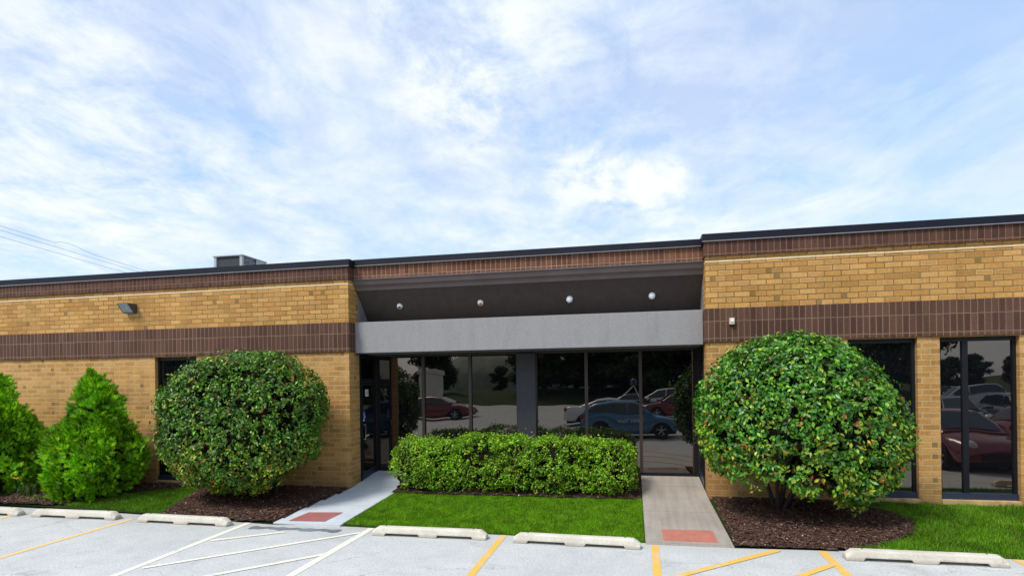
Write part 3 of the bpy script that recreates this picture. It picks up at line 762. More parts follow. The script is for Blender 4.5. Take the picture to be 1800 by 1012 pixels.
for side in (-1, 1):
    X = XL if side < 0 else XR
    s = 1 if side < 0 else -1                       # direction into the bay
    def bx(mb, a, b_, y0, y1, z0, z1):
        return mb.box(min(X+s*a, X+s*b_), max(X+s*a, X+s*b_), y0, y1, z0, z1)
    d = bx(MB(), -0.06, 0.020, 0.452, 0.50, 0.22, 2.97)
    bx(d, -0.06, 0.020, 1.19, 1.238, 0.3, 2.97); bx(d, -0.06, 0.020, 0.50, 1.19, 2.40, 2.46); bx(d, -0.06, 0.020, 0.50, 1.19, 2.90, 2.97)
    door = d.build('door', M['frame'], B)
    leafm = bx(MB(), -0.03, 0.012, 0.503, 0.575, 0.30, 2.397)
    bx(leafm, -0.03, 0.012, 1.115, 1.187, 0.36, 2.397); bx(leafm, -0.03, 0.012, 0.575, 1.115, 2.32, 2.397)
    leafm.build('door_leaf', M['frame'], door)
    rl = MB()
    x0, x1 = sorted((X+s*-0.03, X+s*0.013))
    rl.add([(x0,0.503,0.29),(x1,0.503,0.29),(x1,1.187,0.385),(x0,1.187,0.385),(x0,0.503,0.43),(x1,0.503,0.43),(x1,1.187,0.53),(x0,1.187,0.53)],
           [(0,3,2,1),(4,5,6,7),(0,1,5,4),(1,2,6,5),(2,3,7,6),(3,0,4,7)])
    rl.build('kick_rail', M['rail'], door)
    bx(MB(), -0.02, 0.0, 0.575, 1.115, 0.44, 2.32).build('pane', M['glass'], door)
    bx(MB(), -0.02, 0.004, 0.50, 1.19, 2.46, 2.90).build('transom_pane', M['glass'], door)
    bx(MB(), 0.0205, 0.030, 1.206, 1.226, 0.40, 2.96).build('edge_strip', M['bronze'], door)
    if side < 0:
        h = MB().tube([(X+0.012,0.60,1.16),(X+0.055,0.60,1.16),(X+0.055,0.60,1.48),(X+0.012,0.60,1.48)], 0.011, 8)
        h.build('handle', M['steel'], door)
        sg = MB().box(X+0.0005, X+0.004, 0.71, 0.86, 2.08, 2.23).build('number_plate', M['white'], door)
        rot = Matrix.Translation((X+0.0052, 0.785, 2.155)) @ Matrix(((0,0,1,0),(1,0,0,0),(0,1,0,0),(0,0,0,1)))
        text_mesh('101', 0.10, 'number', M['black'], door, rot)
        MB().box(X+0.0005, X+0.003, 0.585, 0.70, 1.60, 1.76).build('access_sticker', M['blue_sticker'], door)
        ic = MB()
        ring = []
        for k in range(21):
            t = R(200 + 250*k/20); ring.append((X+0.004, 0.640+0.030*math.cos(t), 1.645+0.030*math.sin(t)))
        ic.tube(ring, 0.005, 5)
        ic.tube([(X+0.004,0.632,1.715),(X+0.004,0.634,1.670),(X+0.004,0.660,1.668),(X+0.004,0.672,1.638)], 0.0055, 5)
        ic.lathe([(0.0,0.002),(0.010,0.002),(0.010,0.0)], (X+0.003,0.632,1.733), (1,0,0), 10)
        ic.build('access_symbol', M['white'], door)
        MB().box(X+0.0005, X+0.003, 0.59, 0.66, 1.555, 1.59).build('white_sticker', M['white'], door)
        st = MB()
        for k in range(5):
            st.box(X+0.0005, X+0.003, 0.70+0.035*k, 0.70+0.035*k+0.026, 1.20+0.004*k, 1.232+0.004*k)
        st.build('lettering_strip', M['white'], door)

# windows
for i, (a, b_) in enumerate(WIN):
    fr = MB().box(a+0.002, a+0.05, 0.085, 0.20, 0.39, 2.996).box(b_-0.05, b_-0.002, 0.085, 0.20, 0.39, 2.996).box(a+0.05, b_-0.05, 0.085, 0.20, 2.93, 2.996)
    if i == 2: fr.box(a+0.37, a+0.455, 0.085, 0.20, 0.39, 2.93)
    win = fr.build('window', M['frame'], B)
    MB().box(a+0.002, b_-0.002, 0.055, 0.20, 0.285, 0.388).build('bottom_rail', M['rail'], win)
    MB().box(a+0.004, b_-0.004, -0.03, 0.16, 0.192, 0.283).build('sill', M['sill'], win, bevel=0.005)
    parts = [(a+0.05, b_-0.05)] if i != 2 else [(a+0.05, a+0.37), (a+0.455, b_-0.05)]
    for p0, p1 in parts:
        MB().add([(p0,0.122,0.388),(p1,0.120,0.388),(p1,0.120,2.93),(p0,0.122,2.93),(p0,0.13,0.388),(p1,0.13,0.388),(p1,0.13,2.93),(p0,0.13,2.93)], [(0,1,2,3),(4,7,6,5)]).build('pane', M['glass'], win)
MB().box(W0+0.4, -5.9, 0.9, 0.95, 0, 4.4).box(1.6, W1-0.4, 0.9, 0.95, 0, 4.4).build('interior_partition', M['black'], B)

# lamps on the sloping soffit
sd = Vector((0, SB[0]-SA[0], SB[1]-SA[1])).normalized(); sn = Vector((0, sd.z, -sd.y))     # outward (front and down)
if sn.y > 0: sn = -sn
LAMPS = [(-4.83,'ring','olive','small white eyeball spotlight on the dark soffit above the pale ramp, olive inside'),
         (-3.06,'ring','amber','small white eyeball spotlight on the dark soffit with an orange brown inside'),
         (-1.22,'globe',None,'small white globe spotlight on the dark soffit above the hedge'),
         (0.38,'globe',None,'small white globe spotlight on the dark soffit above the tan ramp')]
for x, kind, inner, lab in LAMPS:
    y = 0.61; z = SA[1] + (y-SA[0])*(SB[1]-SA[1])/(SB[0]-SA[0])
    root = empty('soffit_spotlight', (x, y, z))
    tag(root, lab, 'lamp', 'spotlights on the entrance soffit')
    MB().lathe([(0.062,0.0),(0.062,0.012),(0.050,0.020),(0.046,0.006)], (0,0,0), sn, 20).build('trim_ring', M['white'], root)
    aim = (sn + Vector((0.25 if kind == 'ring' else -0.1, -0.2, -0.25))).normalized()
    if kind == 'ring':
        MB().lathe([(0.058,-0.01),(0.060,0.02),(0.052,0.05),(0.040,0.066),(0.034,0.066)], (0,0,0), aim, 20).build('eyeball', M['white'], root)
        MB().lathe([(0.0,0.05),(0.020,0.052),(0.034,0.0655)], (0,0,0), aim, 16).build('baffle', M[inner], root)
    else:
        MB().lathe([(0.058,0.0),(0.064,0.03),(0.058,0.06),(0.040,0.084),(0.018,0.094),(0.0,0.096)], (0,0,0), aim, 20).build('globe', M['globe'], root)

# wall pack lamp on the upper brick
wp = empty('wall_lamp', (-10.95, 0, 3.985)); wp.scale = (0.84, 0.84, 0.84)
tag(wp, 'dark bronze wall lamp with sloping pale lens on the upper brick, left wing', 'lamp')
MB().box(-0.16, 0.16, -0.05, 0.0, 0.02, 0.25).prism_x([(-0.05,0.25),(-0.30,0.25),(-0.30,0.235),(-0.13,0.03),(-0.05,0.02)], -0.165, -0.155).prism_x([(-0.05,0.25),(-0.30,0.25),(-0.30,0.235),(-0.13,0.03),(-0.05,0.02)], 0.155, 0.165).box(-0.154, 0.154, -0.30, -0.05, 0.238, 0.25).box(-0.154, 0.154, -0.12, -0.05, 0.0, 0.03).build('housing', M['cabinet'], wp)
MB().prism_x([(-0.292,0.236),(-0.125,0.034),(-0.118,0.034),(-0.284,0.236)], -0.153, 0.153).build('lens', M['lens'], wp)

# small beige sensor box on the right-hand band
sb = MB().box(-0.045, 0.045, -0.075, -0.0, -0.06, 0.06).build('sensor_box', M['beige'], None, bevel=0.012)
sb.location = (1.735, -0.028, 3.375)
MB().box(-0.027, 0.027, -0.083, -0.0755, -0.01, 0.045).build('cover', M['white'], sb)
MB().lathe([(0.022,0.0),(0.022,-0.02),(0.012,-0.03),(0,-0.03)], (0,-0.035,-0.06), (0,0,1), 12).build('sensor_eye', M['black'], sb)
tag(sb, 'small beige sensor box fixed on the dark brown brick band', 'sensor')

# rooftop condenser
ru = empty('rooftop_unit', (-12.0, 4.5, 4.56))
tag(ru, 'grey air conditioning unit with dark coil panels on the flat roof', 'air conditioner')
ux0, ux1, uy0, uy1, uh = -0.38, 0.50, 0.0, 1.10, 1.70
cb = MB()
for x in (ux0, ux1):
    for y in (uy0, uy1):
        cb.box(x-0.04, x+0.04, y-0.04, y+0.04, 0.12, uh)
cb.box(ux0-0.07, ux1+0.07, uy0-0.06, uy1+0.06, uh+0.001, uh+0.03).box(ux0-0.06, ux1+0.06, uy0-0.05, uy1+0.05, 0.0, 0.119).box(ux1+0.045, ux1+0.055, uy0+0.62, uy1-0.05, 0.12, uh)
cb.build('cabinet', M['galv'], ru)
MB().box(ux0+0.06, ux1-0.06, uy0+0.0, uy0+0.03, 0.12, uh).build('coil_panel', M['coil'], ru)
MB().box(ux1+0.0, ux1+0.03, uy0+0.05, uy0+0.62, 0.12, uh).build('coil_guard', M['grille'], ru)
MB().box(ux0-0.03, ux0+0.0, uy0+0.05, uy1-0.05, 0.12, uh).box(ux0+0.06, ux1-0.06, uy1-0.02, uy1, 0.12, uh).build('side_panel', M['galv'], ru)
fan = MB().lathe([(0.34,0.0),(0.34,0.05),(0.30,0.05),(0.30,0.0)], (0.05,0.57,uh+0.031), (0,0,1), 24)
for k in range(5):
    a = 2*math.pi*k/5
    fan.tube([(0.05,0.57,uh+0.075), (0.05+0.3*math.cos(a),0.57+0.3*math.sin(a),uh+0.075)], 0.012, 6)
fan.build('fan_guard', M['cabinet'], ru)

# power lines beyond the left wing
def wire(z, x_off, kink, lab):
    pts = []
    for k in range(60):
        t = k/59; y = -30 + 150*t
        x = -31.8 - (y-12.9)*0.2063 + x_off
        sag = 1.2*((y-45)/75)**2
        zz = z - 0.35 + sag*0.35
        pts.append([x, y, zz])
    if kink:
        q = []
        for (yy, dz) in [(16.55,0.0), (16.75,0.13), (17.3,0.20), (18.1,0.17), (18.9,0.05), (19.6,0.0)]:
            x = -31.8 - (yy-12.9)*0.2063 + x_off; s2 = z - 0.35 + 1.2*((yy-45)/75)**2*0.35
            q.append([x, yy, s2 + dz])
        pts = [p for p in pts if p[1] < 16.4] + q + [p for p in pts if p[1] > 19.7]
    o = MB().tube(pts, 0.0105, 5).build('power_line', M['wire'])
    tag(o, lab, 'cable', 'power lines in the sky')
wire(11.02, 0.0, True, 'thin grey cable with a slack kink, topmost of three in the sky')
wire(10.79, 0.0, False, 'thin grey cable, middle one of three in the sky')
wire(10.46, 0.0, False, 'thin grey cable, lowest of three in the sky')

# ------------------------------------------------------------------ plants
def unit(v): return v/np.maximum(np.linalg.norm(v, axis=-1, keepdims=True), 1e-9)

def leaves_mesh(name, P, Nrm, size, mt, parent, aspect=0.55, droop=0.35, jitter=0.7, fold=0.25):
    n = len(P)
    nr = unit(Nrm + rng.normal(0, jitter, (n, 3)))
    ax = rng.normal(0, 1, (n, 3)) + Nrm*0.5 + np.array([0, 0, -droop])
    ax = unit(ax - nr*np.sum(ax*nr, 1, keepdims=True))
    sd_ = np.cross(nr, ax)
    L = (size*rng.uniform(0.65, 1.3, n))[:, None]; W = L*aspect*0.5
    v0 = P - ax*L*0.5; v2 = P + ax*L*0.5
    v1 = P - ax*L*0.05 + sd_*W + nr*W*fold; v3 = P - ax*L*0.05 - sd_*W + nr*W*fold
    V = np.stack([v0, v1, v2, v3], 1).reshape(-1, 3)
    b = (np.arange(n)*4)[:, None]
    T = np.concatenate([b + np.array([[0, 2, 1]]), b + np.array([[0, 3, 2]])])
    return tri_mesh(name, V, T, mt, parent)

class Lumps:
    """smooth pseudo-noise on directions or points"""
    def __init__(self, n, f0, f1, seed):
        r = np.random.default_rng(seed)
        self.k = unit(r.normal(0, 1, (n, 3)))*r.uniform(f0, f1, (n, 1)); self.p = r.uniform(0, 6.28, n)
    def __call__(self, P):
        return np.sin(P @ self.k.T + self.p).sum(1)/math.sqrt(len(self.p))

def twigs(C, out, per, spread, lean=0.6, flat=1.0):
    """leaves grow in tufts round twig ends: gaps between the tufts let the dark inside show"""
    n = len(C)
    d = rng.normal(0, 1, (n, per, 3)); d /= np.linalg.norm(d, axis=2, keepdims=True)
    d = d + out[:, None, :]*lean
    r = spread*rng.uniform(0.35, 1.0, (n, per, 1))*rng.uniform(0.75, 1.25, (n, 1, 1))
    P = C[:, None, :] + d*r
    nr = d*0.8 + out[:, None, :]*0.6 + np.array([0, 0, 0.35])
    return P.reshape(-1, 3), unit(nr.reshape(-1, 3))

def round_shrub(loc, center, rx, ry, rz, n, mt, label, seed, size, base_cut, stems, shape=lambda x, z: x):
    root = empty('round_shrub', loc); tag(root, label, 'shrub', 'round clipped shrubs against the building')
    L1 = Lumps(10, 2.0, 5.0, seed); L2 = Lumps(14, 9.0, 20.0, seed+1); L3 = Lumps(14, 5, 11, seed+2)
    per = 8
    nc = int(n/per)
    d = unit(rng.normal(0, 1, (int(nc*1.9), 3)))
    depth = np.minimum(rng.exponential(0.060, len(d)), 0.5)
    # superellipsoid: domed top, fuller flanks, irregular hem
    e = 2.25
    base = (np.abs(d[:,0])**e + np.abs(d[:,1])**e + np.abs(d[:,2])**e)**(-1/e)
    Rf = base*(1 + 0.036*L1(d) + 0.024*L2(d)) - 0.03
    r = Rf*(1 - depth)
    P = d*r[:, None]*np.array([rx, ry, rz])
    P[:,0] = shape(P[:,0]/rx, P[:,2]/rz)*rx
    dens = L3(d) + 0.6*L2(d)
    keep = (dens > -1.35) | (depth > 0.08)
    hem = base_cut(P[:,0], P[:,1])
    keep &= P[:,2] > hem + rng.normal(0, 0.06, len(P))
    P = P[keep][:nc]; d = d[keep][:nc]
    nr = unit(d/np.array([rx, ry, rz]))
    P, nr = twigs(P + np.array(center), nr, per, 0.075, 0.35)
    # stray shoots past the clipped outline
    ns = n//90
    ds = unit(rng.normal(0, 1, (ns, 3)) + np.array([0, 0, 0.3]))
    base2 = (np.abs(ds[:,0])**e + np.abs(ds[:,1])**e + np.abs(ds[:,2])**e)**(-1/e)
    P2 = ds*(base2*(1 + rng.uniform(0.0, 0.06, ns)))[:, None]*np.array([rx, ry, rz])
    P2[:,0] = shape(P2[:,0]/rx, P2[:,2]/rz)*rx
    k2 = P2[:,2] > base_cut(P2[:,0], P2[:,1]) + 0.1
    P2 = P2[k2] + np.array(center); d2 = ds[k2]
    leaves_mesh('foliage', np.concatenate([P, P2]), np.concatenate([nr, d2]), size, mt, root, 0.52, 0.95, 0.45, 0.3)
    # leaf-shaped fill for twigs and old leaves, inner shade put into its dark colour
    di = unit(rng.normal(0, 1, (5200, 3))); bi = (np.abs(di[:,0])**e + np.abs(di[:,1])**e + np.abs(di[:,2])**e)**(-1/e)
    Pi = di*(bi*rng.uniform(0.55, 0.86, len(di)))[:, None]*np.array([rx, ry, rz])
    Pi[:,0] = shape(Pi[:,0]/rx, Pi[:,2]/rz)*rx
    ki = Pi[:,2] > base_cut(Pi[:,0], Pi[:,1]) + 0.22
    leaves_mesh('inner_shade_fill', Pi[ki] + np.array(center), di[ki], 0.20, M['inner'], root, 0.6, 0.4, 0.6, 0.2)
    for k, (sx, sy, tx, ty, tz, r0) in enumerate(stems):
        m_ = MB(); p0 = Vector((sx, sy, -0.02)); p1 = Vector((tx, ty, tz))
        path = [p0.lerp(p1, q) + Vector((0.05*math.sin(3*q+k), 0.04*math.cos(4*q+k), 0))*q for q in (0, .2, .4, .6, .8, 1)]
        m_.tube(path, [r0*(1-0.12*i) for i in range(6)], 8)
        for j in range(4):
            b0 = path[2+j//2]; a = random.uniform(0, 6.28)
            m_.tube([b0, b0 + Vector((0.3*math.cos(a), 0.22*math.sin(a), 0.3)), b0 + Vector((0.55*math.cos(a), 0.4*math.sin(a), 0.75))], [r0*0.5, r0*0.35, r0*0.15], 6)
        m_.build('stem', M['bark'], root)
    return root

round_shrub((-7.15,-0.62,float(zg(-0.62))+0.03), (-0.20,-0.53,1.47), 1.65, 1.13, 1.37, 38000, M['leaf_dark'],
            'big dark green round shrub between the left window and the pale ramp', 3, 0.066,
            lambda x, y: -1.22 - 0.10*np.sin(3*x+1) + 0.42*np.clip((x-0.35), 0, 2) - 0.12*np.clip(-x-0.3, 0, 1) + 0.25*np.clip(y, -0.2, 1),
            [(0.0,0.0,-0.3,-0.4,1.4,0.045), (0.10,0.02,0.5,-0.4,1.4,0.04), (-0.09,0.0,-0.9,-0.5,1.3,0.035), (0.16,-0.03,0.85,-0.6,1.3,0.03), (-0.04,-0.07,-0.2,-0.9,1.2,0.03)])
round_shrub((2.38,-0.55,float(zg(-0.55))+0.03), (0.22,-0.57,1.45), 1.53, 1.06, 1.39, 34000, M['leaf_bright'],
            'big mid green round shrub before the right wing, some yellow and red leaves', 8, 0.076,
            lambda x, y: -1.06 + 0.50*np.clip(-x-0.62, 0, 1.5) + 0.10*np.sin(6*x+0.8) + 0.40*np.exp(-((x+0.50)/0.22)**2) + 0.32*np.exp(-((x-0.12)/0.13)**2) - 0.14*np.clip(x, 0, 1) + 0.48*np.clip(x-0.62, 0, 1),
            [(0.0,0.0,0.1,-0.4,1.4,0.05), (0.08,0.02,0.6,-0.5,1.4,0.045), (-0.08,-0.02,-0.55,-0.5,1.3,0.04), (0.12,-0.05,0.95,-0.4,1.2,0.03), (-0.05,-0.08,-0.2,-0.9,1.2,0.035), (0.03,-0.09,0.35,-0.95,1.2,0.03)],
            lambda x, z: np.where((x > 0) & (z > -0.2), x*(1 - 0.20*np.clip(z+0.2, 0, 1.2)), x*np.where(z > 0, 1 + 0.04*np.clip(z, 0, 0.7), 1.0)) - 0.05*np.clip(z, 0, 1))

# clipped hedge
def hedge():
    root = empty('clipped_hedge', (-2.35, 0.27, float(zg(0.1))))
    tag(root, 'low clipped yellow green hedge in front of the entrance glass', 'hedge')
    x0, x1, y0, y1 = -2.42, 2.37, -0.50, 0.50
    # rounded clumps along the row: centre x, half width, height
    cl = [(-2.0,0.50,0.95), (-1.38,0.52,0.93), (-0.62,0.60,1.05), (0.02,0.52,1.00), (0.72,0.55,0.98), (1.32,0.48,0.98), (1.90,0.49,0.94)]
    P = []; NN = []
    L3 = Lumps(16, 7, 16, 5); L4 = Lumps(16, 3, 7, 6)
    per = 980
    for cx, hw, h in cl:
        d = unit(rng.normal(0, 1, (per*3, 3)))
        e = np.where(d[:,2] < 0, 5.0, 3.0)
        base = (np.abs(d[:,0])**e + np.abs(d[:,1])**e + np.abs(d[:,2])**e)**(-1/e)
        dep = np.minimum(rng.exponential(0.085, len(d)), 0.5)
        q = d*(base*(1-dep))[:, None]*np.array([hw*1.0, 0.56, h*0.5]) + np.array([cx, 0, h*0.5+0.03])
        q = q + d*(0.050*L3(q)[:, None])
        lump = L3(q) + 0.8*L4(q)
        k = (lump > -1.15) | (dep > 0.15)
        k &= (q[:,2] > 0.06 + 0.05*np.sin(q[:,0]*6)) & (q[:,0] > x0) & (q[:,0] < x1)
        q = q[k][:per]; o_ = unit(d[k][:per]*np.array([1, 1, 0.8]) + np.array([0, -0.1, 0.2]))
        a_, b_ = twigs(q, o_, 8, 0.055, 0.45)
        P.append(a_); NN.append(unit(b_ + np.array([0, 0, 0.25])))
    # upright young shoots on the top
    sx = rng.uniform(x0+0.15, x1-0.15, 1500); sy = rng.uniform(-0.42, 0.42, 1500)
    top = np.max([np.where(np.abs(sx-c) < w_*1.05, h*(1 - 0.12*(np.abs(sx-c)/w_)**4), 0.0) for c, w_, h in cl], axis=0)
    sz = top + 0.03 + rng.exponential(0.028, 1500) - 0.05*np.abs(sy/0.42)**3
    P.append(np.stack([sx, sy, sz], 1)); NN.append(unit(np.stack([rng.normal(0,.5,1500), rng.normal(-.3,.5,1500), np.ones(1500)*0.6], 1)))
    leaves_mesh('foliage', np.concatenate(P), np.concatenate(NN), 0.043, M['leaf_hedge'], root, 0.62, -0.1, 0.7, 0.3)
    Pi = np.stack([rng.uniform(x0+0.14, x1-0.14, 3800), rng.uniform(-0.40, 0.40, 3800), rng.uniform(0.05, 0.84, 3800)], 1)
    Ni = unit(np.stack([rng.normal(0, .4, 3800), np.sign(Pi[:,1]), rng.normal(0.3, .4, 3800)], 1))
    leaves_mesh('inner_shade_fill', Pi, Ni, 0.15, M['inner'], root, 0.6, 0.2, 0.6, 0.2)  # dark fill behind the leaves, with the hedge's inner shade in its colour
    for cx, hw, h in cl:
        m_ = MB()
        for j in range(5):
            a = random.uniform(-0.3, 0.3); b_ = random.uniform(-0.2, 0.2)
            m_.tube([(cx+a*0.3, b_*0.4, -0.03), (cx+a*0.7, b_, 0.3), (cx+a*1.3, b_*1.5, h*0.75)], [0.016, 0.012, 0.006], 6)
        m_.build('stem', M['bark'], root)
hedge()

# feathery conifers
def conifer(loc, prof, lobes, n, label, seed, lean=0.0, leaders=()):
    """prof: [(z, r)], lobes: [(dx, dy, z, r)] bulges of the outline"""
    root = empty('conifer_shrub', loc); tag(root, label, 'conifer', 'feathery conifers along the left wing')
    pz = [p[0] for p in prof]; pr = [p[1] for p in prof]
    L1 = Lumps(12, 6, 12, seed); L2 = Lumps(14, 14, 26, seed+1)
    m_ = int(n*0.35)
    zz = rng.uniform(pz[0], pz[-1], m_*2); rr = np.interp(zz, pz, pr)
    k = rng.uniform(0, max(pr), m_*2) < rr + 0.12; zz = zz[k]; rr = rr[k]; m_ = len(zz)
    a = rng.uniform(0, 2*np.pi, m_)
    dep = np.minimum(rng.exponential(0.10, m_), 0.55)
    q = np.stack([np.cos(a)*rr, np.sin(a)*rr*0.9, zz], 1)
    for dx, dy, lz, lr, amp in lobes:
        w_ = np.exp(-(((zz-lz)/lr)**2))
        dirw = np.clip(np.cos(a)*dx + np.sin(a)*dy, 0, 1)
        q[:,0] += w_*dirw*amp*np.cos(a); q[:,1] += w_*dirw*amp*np.sin(a)
    out = unit(np.stack([np.cos(a), np.sin(a), np.full(m_, 0.25)], 1))
    lump = L1(q) + 0.5*L2(q)
    q = q*np.stack([1-dep, 1-dep, np.ones(m_)], 1) + out*(0.085*lump*(1-dep) - 0.07)[:, None]
    q[:,0] += lean*(zz-pz[0])
    k = ((lump > -0.75) | (dep > 0.16)); q = q[k]; out = out[k]
    # plates: each holds about ten sprays in one roughly upright plane
    np_ = min(len(q), n//10); q = q[:np_]; out = out[:np_]
    grow = unit(out*0.7 + np.array([0, 0, 0.8]) + rng.normal(0, 0.25, (np_, 3)))
    pn = unit(np.cross(grow, rng.normal(0, 1, (np_, 3)) + np.array([0, 0, 0.6])))
    ps = np.cross(pn, grow)
    u_ = rng.uniform(-1, 1, (np_, 10, 1)); v_ = rng.uniform(-0.3, 1, (np_, 10, 1))
    sz = rng.uniform(0.10, 0.20, (np_, 1, 1))
    Q = q[:, None, :] + ps[:, None, :]*u_*sz*(1.15 - 0.6*np.clip(v_, 0, 1)) + grow[:, None, :]*v_*sz*1.1 + pn[:, None, :]*rng.normal(0, 0.018, (np_, 10, 1))
    up0 = unit(grow[:, None, :] + ps[:, None, :]*u_*0.75 + rng.normal(0, 0.12, (np_, 10, 3))).reshape(-1, 3)
    nr0 = unit(pn[:, None, :] + rng.normal(0, 0.25, (np_, 10, 3))).reshape(-1, 3)
    q = Q.reshape(-1, 3); n = len(q)
    # several upright leaders break the outline
    for lx, lz0, lz1 in leaders:
        t = rng.uniform(0, 1, 150); rad = 0.10*(1-t) + 0.015; aa = rng.uniform(0, 6.28, 150)
        q = np.concatenate([q, np.stack([lx + rad*np.cos(aa), -0.12 + rad*np.sin(aa), lz0 + (lz1-lz0)*t], 1)])
        uu = unit(np.stack([np.cos(aa)*0.6, np.sin(aa)*0.6, np.ones(150)], 1)); up0 = np.concatenate([up0, uu])
        nr0 = np.concatenate([nr0, unit(rng.normal(0, 1, (150, 3)))])
    n = len(q)
    # each spray: a flat fan of 7 narrow leaflets, pointing out and up
    up_ = up0; nr = unit(nr0 - up_*np.sum(nr0*up_, 1, keepdims=True))
    sd_ = np.cross(nr, up_)
    S = rng.uniform(0.07, 0.13, n)[:, None]
    V = []; T = []
    fans = [(-0.85,0.6), (-0.42,0.85), (0.0,1.0), (0.42,0.85), (0.85,0.6)]
    for i, (ang, ln) in enumerate(fans):
        dirv = up_*math.cos(ang) + sd_*math.sin(ang)
        per = np.cross(nr, dirv)
        st = q + up_*S*(0.18*(1-abs(ang)))
        tip = st + dirv*S*ln
        w_ = S*0.12
        mid = st + dirv*S*ln*0.55
        V += [st, mid + per*w_, tip, mid - per*w_]
    V = np.stack(V, 1).reshape(-1, 3)
    b = (np.arange(n*5)*4)[:, None]
    T = np.concatenate([b + np.array([[0, 1, 2]]), b + np.array([[0, 2, 3]])])
    # a shared stalk so that a spray reads as one piece of colour
    tri_mesh('foliage', V, T, M['arbor'], root)
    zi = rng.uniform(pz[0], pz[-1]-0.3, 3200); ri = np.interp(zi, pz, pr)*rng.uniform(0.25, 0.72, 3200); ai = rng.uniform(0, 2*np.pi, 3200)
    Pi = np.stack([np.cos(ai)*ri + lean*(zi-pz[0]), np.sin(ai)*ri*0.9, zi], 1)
    leaves_mesh('inner_shade_fill', Pi, unit(np.stack([np.cos(ai), np.sin(ai), np.full(3200, 0.2)], 1)), 0.17, M['inner'], root, 0.6, -0.3, 0.6, 0.2)  # dark fill behind the sprays, coloured as the shade between them
    MB().tube([(0,0,-0.05), (0.02,0,0.6), (lean*1.4,0,1.5), (lean*2.2,0,pz[-1]-0.25)], [0.06,0.05,0.035,0.01], 8).build('trunk', M['bark'], root)
    return root
conifer((-11.0,-1.0,float(zg(-1.0))),
        [(0.02,0.62),(0.25,0.78),(0.6,0.83),(0.95,0.75),(1.2,0.62),(1.45,0.46),(1.62,0.38),(1.85,0.35),(2.1,0.26),(2.28,0.14),(2.38,0.04)],
        [(1,-0.3,0.95,0.42,0.20), (-1,-0.2,1.20,0.28,0.03), (1,0.2,1.9,0.22,0.06)], 11000,
        'broad feathery bright green conifer with a narrow top beside the left window', 21, 0.06, [(0.17,2.1,2.56), (0.02,2.0,2.38), (0.32,1.9,2.24), (-0.28,1.45,1.85), (-0.46,1.2,1.55), (0.66,1.15,1.55)])
conifer((-13.45,-1.0,float(zg(-1.0))),
        [(0.02,0.60),(0.3,0.75),(0.8,0.76),(1.2,0.65),(1.6,0.48),(1.95,0.30),(2.2,0.14),(2.38,0.03)],
        [(1,-0.5,0.7,0.5,0.06)], 9000,
        'tall pointed bright green conifer cut off by the photo edge', 31, 0.02, [(0.03,2.1,2.54), (0.22,1.75,2.08), (0.42,1.3,1.7)])

# strap-leaved lily clump with one yellow flower
def straps(n, spread, h, w_, mt, name, parent, dead=False):
    b = MB()
    for k in range(n):
        a = random.uniform(0, 6.28); l = h*random.uniform(0.6, 1.15); s = spread*random.uniform(0.4, 1.1)
        x0, y0 = random.gauss(0, 0.07), random.gauss(0, 0.06)
        dx, dy = math.cos(a), math.sin(a); vs = []
        for t in (0, .3, .6, .85, 1):
            r = s*t**1.4; z = l*(t - (0.75 if not dead else 0.95)*t*t*t)*1.3
            ww = w_*(1 - t**2.2)
            vs += [(x0+dx*r - dy*ww, y0+dy*r + dx*ww, max(z, 0.01)), (x0+dx*r + dy*ww, y0+dy*r - dx*ww, max(z, 0.01))]
        b.add(vs, [(2*i, 2*i+1, 2*i+3, 2*i+2) for i in range(4)])
    return b.build(name, mt, parent, fix=False)
ly = empty('lily_clump', (-13.0,-0.95,float(zg(-0.95))+0.02)); 
ly.location = (-12.35,-1.25,float(zg(-1.25))+0.03)
tag(ly, 'low strap leaved lily clump with one yellow flower between the two conifers', 'plant')
straps(85, 0.34, 0.40, 0.009, M['lily'], 'leaves', ly)
straps(45, 0.40, 0.16, 0.008, M['straw'], 'dry_leaves', ly, True)
MB().tube([(-0.02,-0.05,0), (-0.06,-0.10,0.25), (-0.10,-0.12,0.36)], 0.006, 6).build('flower_stalk', M['lily'], ly)
fl = MB()
for k in range(6):
    a = k*math.pi/3; dx, dy = math.cos(a), math.sin(a)
    c = (-0.10, -0.12, 0.36); px, py = -dy*0.022, dx*0.022
    fl.add([c, (c[0]+dx*0.05+px, c[1]+dy*0.05+py, c[2]+0.035), (c[0]+dx*0.095, c[1]+dy*0.095, c[2]+0.045), (c[0]+dx*0.05-px, c[1]+dy*0.05-py, c[2]+0.035)], [(0,1,2),(0,2,3)])
fl.build('flower', M['petal'], ly, fix=False)
gr = empty('grass_tuft', (-12.1,-0.45,float(zg(-0.45))+0.03))
tag(gr, 'upright dark grass tuft growing against the side of the pointed conifer', 'plant')
straps(70, 0.16, 0.95, 0.007, M['lily'], 'leaves', gr)
g2 = empty('lily_clump', (-11.75,-1.5,float(zg(-1.5))+0.02))
tag(g2, 'withered brown and green lily clump at the foot of the broad conifer', 'plant')
straps(40, 0.24, 0.20, 0.008, M['lily'], 'leaves', g2)
straps(60, 0.36, 0.15, 0.008, M['straw'], 'dry_leaves', g2, True)

